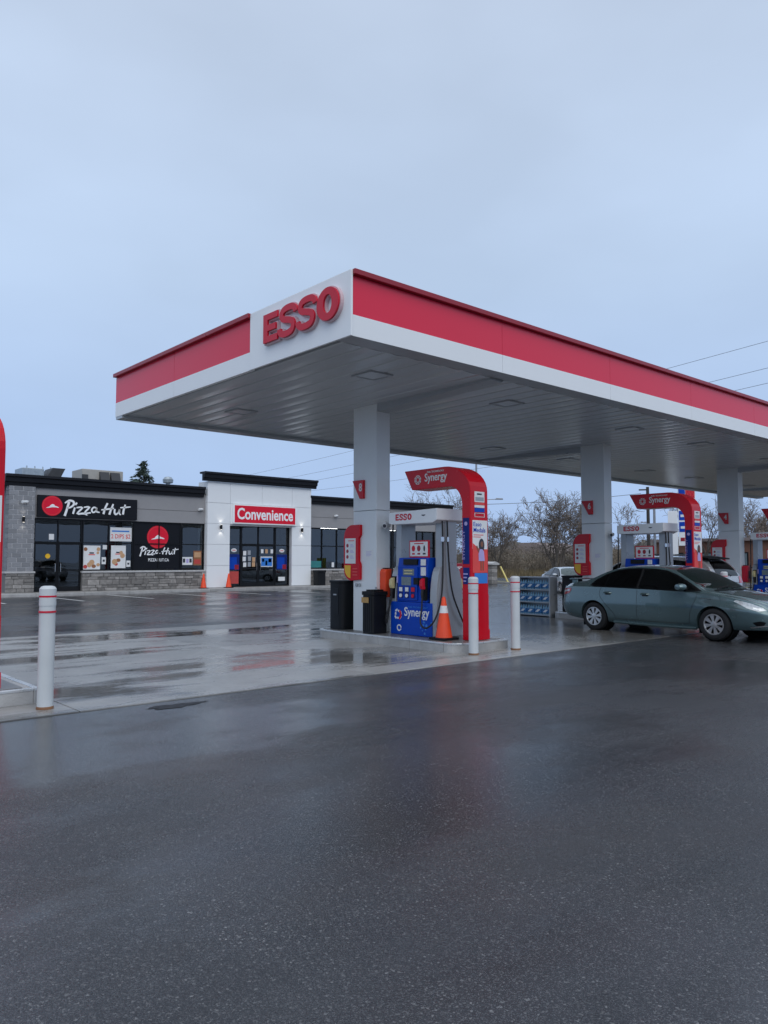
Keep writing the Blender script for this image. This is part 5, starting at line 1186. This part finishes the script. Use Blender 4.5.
# pylon price sign
pyX = 40.8; pyY = az_pos(673.5, pyX)
t = thing('price_sign', (pyX, pyY, 0), 'tall white price pylon with blue panels behind second arch', 'sign')
def pylon():
    d = ray(678, 560); d.z = 0; d.normalize(); r = Vector((d.y, -d.x, 0)); up = Vector((0, 0, 1)); o = Vector((pyX, pyY, 0))
    MB().prism([(-.25, 0), (.27, 0), (.27, 4.3), (-.25, 4.3)], o, r, up, -.35, 0).build('post', 'white', t, bevel=.02)
    MB().prism([(.30, 2.35), (1.22, 2.35), (1.22, 5.6), (.30, 5.6)], o, r, up, -.30, -.01).build('sign_cabinet', 'white', t, bevel=.02)
    for k, (z0, z1) in enumerate(((4.45, 4.95), (3.78, 4.3), (3.12, 3.68))): MB().prism([(.34, z0), (1.18, z0), (1.18, z1), (.34, z1)], o, r, up, -.008, .004).build('price_panel', 'blue', t)
    MB().prism([(.34, 5.0), (.68, 5.0), (.68, 5.55), (.34, 5.55)], o, r, up, -.008, .004).build('price_panel', 'blue', t); MB().prism([(.70, 5.0), (1.18, 5.0), (1.18, 5.55), (.70, 5.55)], o, r, up, -.008, .004).build('price_panel', 'letter', t)
    for k in range(3): MB().ribbon([(.74+.15*k, 5.12), (.83+.15*k, 5.12), (.83+.15*k, 5.28), (.75+.15*k, 5.28), (.75+.15*k, 5.44), (.83+.15*k, 5.44)], .03, o, r, up, .004, .008).build('price_mark', 'pink', t)
    for z in (3.3, 3.95, 4.62): MB().prism([(.42, z), (.7, z), (.7, z+.14), (.42, z+.14)], o, r, up, .004, .008).build('price_mark', 'paper', t)
    MB().prism([(.40, 2.6), (.62, 2.6), (.62, 2.8), (.40, 2.8)], o, r, up, -.008, .004).build('price_mark', 'dred', t)
pylon()
# red box, lime sign board, stone gate pillar, yellow guy guard
rbx, rby = 33.0, 30.9
t = thing('collection_box', (rbx, rby, 0), 'dark red metal box with white lettering by the store corner', 'box')
MB().prism([(-.42, .0), (.42, .0), (.42, 1.20), (.36, 1.36), (-.42, 1.36)], (rbx, rby, 0), *NY, -.6, 0).build('box_shell', 'dred', t, bevel=.03)
for k, wv in enumerate((.56, .4)): MB().prism([(-.22, 1.12-.09*k), (-.22+wv, 1.12-.09*k), (-.22+wv, 1.17-.09*k), (-.22, 1.17-.09*k)], (rbx, rby, 0), *NY, .001, .006).build('print_line', 'paper', t)
lx, ly = 31.4, 30.2
t = thing('sign_board', (lx, ly, 0), 'upright white and lime poster board beside the dark red box', 'sign')
MB().prism([(-.38, .25), (.38, .25), (.38, 1.72), (-.38, 1.72)], (lx, ly, 0), *NY, -.04, 0).build('board', 'lime', t); MB().prism([(-.10, .30), (.34, .30), (.34, 1.55), (-.10, 1.55)], (lx, ly, 0), *NY, .001, .005).build('poster', 'paper', t)
MB().prism([(-.34, .70), (-.14, .70), (-.14, 1.6), (-.34, 1.6)], (lx, ly, 0), *NY, .001, .006).build('stripe', 'green', t)
for k in range(2): MB().prism(circ(.12, .75+.35*k, .10, 14), (lx, ly, 0), *NY, .005, .008).build('pictogram', 'ink' if k else 'green', t)
for s_ in (-.34, .30): MB().box(lx+s_, lx+s_+.04, ly-.02, ly+.02, 0, .26).build('leg', 'blackm', t)
gx = 38.6; gy = az_pos(491.5, gx)
t = thing('stone_pillar', (gx, gy, 0), 'short stone pillar with a white cap at the lot edge', 'pillar')
for k in range(5): MB().box(gx-.26, gx+.26, gy-.26, gy+.26, .001+.25*k, .243+.25*k).build('stone_course', 'stone', t, bevel=.02)
MB().prism([(-.36, 1.252), (.36, 1.252), (.36, 1.34), (0, 1.46), (-.36, 1.34)], (gx, gy, 0), *NY, -.36, .36).build('pillar_cap', 'sill', t)
ex = 40.6; ey = az_pos(508, ex); fy = az_pos(500.5, ex)
tag(MB().tube([(ex, ey, .05), (ex, fy, 1.12)], .055, 8).build('guy_guard', mat('guard_yellow', (.72, .60, .20), .5), origin=(ex, ey, 0)), 'leaning pale yellow guard on a guy wire beyond the lot', 'guard')

# fence panels and brick building at far right
fxX = 39.2
for k in range(2):
    y0 = az_pos(747, fxX)-1.1+k*(-2.2); t = thing('fence', (fxX, y0, 0), ('black metal fence panel right of the farthest column', 'black metal fence panel behind the dispenser at right edge')[k], 'fence', 'black metal fence panels')
    for z in (.15, 1.15): MB().box(fxX-.02, fxX+.02, y0-1.08, y0+1.08, z, z+.05).build('rail', 'blackm', t)
    for j in range(12): MB().box(fxX-.012, fxX+.012, y0-1.05+.18*j, y0-1.026+.18*j, 0, 1.30).build('picket', 'blackm', t)
bX = 62; y_a, y_b = az_pos(768, bX)-8, az_pos(655, bX)
t = thing('brick_building', (bX, (y_a+y_b)/2, 0), 'low reddish brick building far beyond the pumps at right', 'building')
MB().box(bX, bX+8, y_a, y_b, 0, 3.1).build('wall', 'brick', t); MB().box(bX-.3, bX+8.3, y_a-.3, y_b+.3, 3.101, 3.35).build('roof', 'roof', t)
for k in range(6):
    yy = y_a+2+k*(y_b-y_a-4)/5; w_ = MB().box(bX-.03, bX-.002, yy-.6, yy+.6, 1.0, 2.2).build('window', 'frame', t); MB().box(bX-.045, bX-.031, yy-.5, yy+.5, 1.1, 2.1).build('pane', 'screen', w_)
hX = 105; hy = az_pos(530, hX)
t = thing('far_house', (hX, hy, 0), 'distant pale house with a broad roof among the bare shrubs', 'building')
MB().box(hX, hX+8, hy-5, hy+5, 0, 2.6).build('wall', 'siding', t); MB().prism([(-5.6, 2.601), (5.6, 2.601), (1.5, 4.6), (-1.5, 4.6)], (hX-.4, hy, 0), *NX, -8.8, 0).build('roof', 'roof', t)
for k in (-3, 0, 3): MB().box(hX-.03, hX-.002, hy+k-.6, hy+k+.6, .9, 2.0).build('window', 'frame', t)

# ------------------------------------------------------------------ trees
def bare_tree(name, label, x, y, h, spread, seed, stems=1, buds=1.0, lean=0, dens=1.0):
    rn = random.Random(seed); tr = MB(); tw = MB(); bd = MB()
    def rv(s): return Vector((rn.gauss(0, s), rn.gauss(0, s), rn.gauss(0, s)))
    def leaf(p, s):
        a, b = rv(1).normalized()*s, rv(1).normalized()*s; bd.quad(p, p+a, p+b)
    def grow(p, d, L, r, lev):
        n = 4 if lev < 2 else 3; pts = [p.copy()]; rs = [r]; dd = d.copy()
        for i in range(n):
            dd = (dd + rv(.13+.05*lev) + Vector((0, 0, .06 if lev < 4 else .02))).normalized(); pts.append(pts[-1]+dd*L/n); rs.append(r*(1-.45*(i+1)/n))
        (tr if lev < 2 else tw).tube(pts, rs, 7 if lev == 0 else 5 if lev < 3 else 3, cap=False)
        if lev >= 5:
            for q in pts[1:]:
                for _ in range(2):
                    if rn.random() < .42*buds: leaf(q+rv(.04), rn.uniform(.05, .11))
            return
        k = rn.choice((2, 3, 3)) if lev < 4 else rn.choice((3, 3, 4)); k = k+(1 if rn.random() < .45*dens else 0)
        for j in range(k):
            at = pts[-1] if j == 0 else pts[rn.choice((1, 2, len(pts)-2, len(pts)-1))]
            az = rn.random()*6.283; tilt = rn.uniform(.28, .75)*(1 if j else .5); u = dd.cross(Vector((0, 0, 1))); u = u.normalized() if u.length > .05 else Vector((1, 0, 0)); w = dd.cross(u)
            nd = (dd*math.cos(tilt)+(u*math.cos(az)+w*math.sin(az))*math.sin(tilt)*spread + Vector((0, 0, .10))).normalized()
            grow(at, nd, L*rn.uniform(.66, .86), max(rs[-1]*rn.uniform(.68, .92), .016), lev+1)
    for s in range(stems):
        a = 6.283*s/max(stems, 1)+rn.random(); d = Vector((math.cos(a)*.32*(stems > 1), math.sin(a)*.32*(stems > 1)+lean, 1)).normalized()
        grow(Vector((x+math.cos(a)*.12*(stems > 1), y+math.sin(a)*.12*(stems > 1), -.05)), d, h*.30, (.16 if stems == 1 else .11)*h/7, 0)
    t = thing(name, (x, y, 0), label, 'tree', 'bare trees beyond the lot')
    tr.build('trunk', 'bark', t, smooth=True, recalc=False); c = tw.build('crown', 'twig', t, recalc=False)
    if bd.f: bd.build('buds', 'bud', c, recalc=False)['kind'] = 'stuff'
    zmax = max(v[2] for v in tw.v); s_ = h/zmax; t.scale = (s_, s_, s_)
TR = [(558, 57, 8.2, 1.15, 21, 4, .9, 'broad many stemmed bare tree left of the second column'), (592, 60, 7.6, .95, 5, 2, .9, 'bare tree half hidden by the second column'), (446, 60, 10.3, .85, 8, 2, .8, 'bare tree rising behind the nearest pump header'),
      (474, 62, 9.6, .9, 15, 2, .8, 'bare tree directly behind the nearest red arch'), (496, 58, 7.0, .8, 33, 2, .8, 'slim bare tree just right of the nearest red arch'), (634, 66, 7.0, .8, 41, 1, .3, 'thin bare tree behind the second dispenser'),
      (708, 60, 7.2, .8, 55, 1, .3, 'thin bare tree left of the farthest column'), (745, 70, 8.2, .9, 61, 2, .6, 'bare tree just right of the farthest column'), (764, 66, 5.6, .9, 72, 2, .7, 'low bare tree at the right picture edge'), (500, 72, 5.4, .8, 91, 3, 1.0, 'dense low bare tree among the shrubs right of red arch')]
for px, X, h, sp_, sd, stm, bu, lb in TR: bare_tree('bare_tree', lb, X, az_pos(px, X), h, sp_, sd, stm, bu)
# shrubs reading as one mass
rn = random.Random(4); sh = MB()
for k in range(420):
    X = rn.uniform(60, 92); px = rn.uniform(395, 800); y = az_pos(px, X); h = rn.uniform(1.3, 4.2)*(1.2 if X > 75 else .85); n = rn.randint(26, 44)
    if 640 < px and X < 72: continue
    for j in range(n):
        a = rn.random()*6.283; r0 = rn.random()*.5; b = Vector((X+math.cos(a)*r0, y+math.sin(a)*r0, 0)); d = Vector((math.cos(a)*rn.uniform(.1, .6), math.sin(a)*rn.uniform(.1, .6), 1)); L = h*rn.uniform(.5, 1)
        m_ = b+d*L*.5+Vector((rn.gauss(0, .1), rn.gauss(0, .1), 0)); e = b+d*L
        w = Vector((rn.gauss(0, 1), rn.gauss(0, 1), 0)).normalized()*.022; sh.quad(b-w, b+w, m_+w*.7, m_-w*.7); sh.quad(m_-w*.7, m_+w*.7, e)
        for q in range(4):
            s0 = m_.lerp(e, rn.random()); s1 = s0+Vector((rn.gauss(0, .3), rn.gauss(0, .3), rn.uniform(.1, .5))); sh.quad(s0-w*.5, s0+w*.5, s1)
            if rn.random() < .6: sh.quad(s1, s1+Vector((rn.gauss(0, .09), rn.gauss(0, .09), rn.gauss(0, .09))), s1+Vector((rn.gauss(0, .09), rn.gauss(0, .09), rn.gauss(0, .09))))
o = sh.build('shrub_thicket', 'shrub', recalc=False); tag(o, 'brown bare thicket filling the far edge beyond the lot', 'shrubs', kind='stuff')
gs = MB()
for k in range(9000):
    X = rn.uniform(53.5, 62); px = rn.uniform(400, 790); y = az_pos(px, X); h = rn.uniform(.35, .95); w = rn.uniform(.02, .05); a = rn.random()*3.14
    dx, dy = math.cos(a)*w, math.sin(a)*w; gs.quad((X-dx, y-dy, 0), (X+dx, y+dy, 0), (X+rn.gauss(0, .15), y+rn.gauss(0, .15), h))
tag(gs.build('dry_grass', mat('straw', (.20, .155, .085), .95, var=.3, scale=.3), recalc=False), 'tall straw coloured dry grass before the thicket', 'grass', kind='stuff')
# far wooded rise
hl = MB(); N = 90
for i in range(N+1):
    f = i/N; a = R(20+75*f); r = 260; z = 5.5+1.6*math.sin(i*.55)+1.1*math.sin(i*1.7+1)+rn.uniform(-.5, .5); hl.v += [(r*math.sin(a), r*math.cos(a), -.5), (r*math.sin(a), r*math.cos(a), z), ((r+40)*math.sin(a), (r+40)*math.cos(a), -.5)]
    if i: k = 3*i; hl.f += [(k-3, k, k+1, k-2), (k-2, k+1, k+2, k-1)]
tag(hl.build('far_hill', mat('far_wood', (.17, .17, .175), 1, var=.3, scale=.06), recalc=False), 'far low wooded rise', kind='structure')
# spruce behind the store
def spruce(x, y, h, label):
    rn = random.Random(12); t = thing('spruce_tree', (x, y, 0), label, 'tree'); MB().tube([(x, y, 0), (x, y, h*.5), (x, y, h)], [.22, .13, .015], 8).build('trunk', 'bark', t); nd = MB()
    z = h*.30
    while z < h-.05:
        f = (h-z)/(h*.7); R_ = .22+3.3*f; nb = 9 if f > .1 else 5
        for k in range(nb):
            a = rn.random()*6.283; L = R_*rn.uniform(.65, 1.1); tip = Vector((x+math.cos(a)*L, y+math.sin(a)*L, z-.10*L+rn.uniform(-.1, .15))); b = Vector((x, y, z+.12*L))
            for q in range(int(10+22*f)):
                s = b.lerp(tip, rn.random()**.7); d = Vector((rn.gauss(0, .10), rn.gauss(0, .10), rn.gauss(-.05, .07))); e = Vector((rn.gauss(0, .05), rn.gauss(0, .05), rn.gauss(0, .05))); nd.quad(s-e, s+e, s+d*1.6+(tip-b)*.10)
        z += .17+.12*f
    nd.build('crown', 'needle', t, recalc=False)
sX, sY = 0, 0
d = ray(144, 461.5); k = 62/d.y; spruce(d.x*k, 62, CAM_H+d.z*k, 'dark spruce tip showing above the store cornice')

# ------------------------------------------------------------------ poles and wires
def dpos(px, py, depth):
    d = ray(px, py)/FPX; return Vector((0, 0, CAM_H)) + d*depth
def wire(p, q, sag, label, r=.012):
    pts = [p.lerp(q, i/24)-Vector((0, 0, sag*4*(i/24)*(1-i/24))) for i in range(25)]
    tag(MB().tube(pts, r, 5).build('power_line', 'wire', origin=tuple(p), smooth=True), label, 'power line', 'overhead power lines')
for a, b, lb in (((880, 310), (235, 478), 'highest power line crossing the sky behind the canopy'), ((880, 340), (262, 483), 'second power line crossing the sky behind the canopy'), ((880, 357), (262, 490), 'third power line crossing the sky behind the canopy'), ((880, 402), (300, 492), 'lowest of the power lines behind the canopy fascia')):
    wire(dpos(*a, 38), dpos(*b, 92), .35, lb)
wire(dpos(478, 504.5, 62), dpos(641, 493.5, 62), .15, 'single power line between the red arches and column', .02)
pX = 58.0
pp = dpos(647.5, 487, 58); t = thing('utility_pole', (pp.x, pp.y, 0), 'dark wooden utility pole behind the second dispenser', 'utility pole', 'poles beyond the pumps')
MB().tube([(pp.x, pp.y, -.05), (pp.x, pp.y, pp.z)], [.14, .11], 10).build('pole', 'pole', t, smooth=True)
rr_ = _Rt; MB().tube([(pp.x-rr_.x*.65, pp.y-rr_.y*.65, pp.z-.22), (pp.x+rr_.x*.1, pp.y+rr_.y*.1, pp.z-.2)], .06, 6).build('cross_arm', 'pole', t)
pp = dpos(654, 500, 66); t = thing('utility_pole', (pp.x, pp.y, 0), 'thinner grey pole right of the dark utility pole', 'utility pole', 'poles beyond the pumps'); MB().tube([(pp.x, pp.y, -.05), (pp.x, pp.y, pp.z)], [.13, .10], 8).build('pole', 'polem', t, smooth=True)
pp = dpos(476.5, 498, 66); t = thing('street_lamp', (pp.x, pp.y, 0), 'grey street lamp with arm behind the nearest red arch', 'street lamp')
MB().tube([(pp.x, pp.y, -.05), (pp.x, pp.y, pp.z+3.0)], [.12, .08], 8).build('pole', 'polem', t, smooth=True)
hp = dpos(499, 499, 66); MB().tube([(pp.x, pp.y, hp.z-.1), tuple(hp)], .035, 6).build('arm', 'polem', t); MB().prism([(-.35, -.06), (.35, -.06), (.30, .06), (-.25, .08)], hp, _Rt, (0, 0, 1), -.1, .1).build('lamp_head', 'polem', t, bevel=.02)
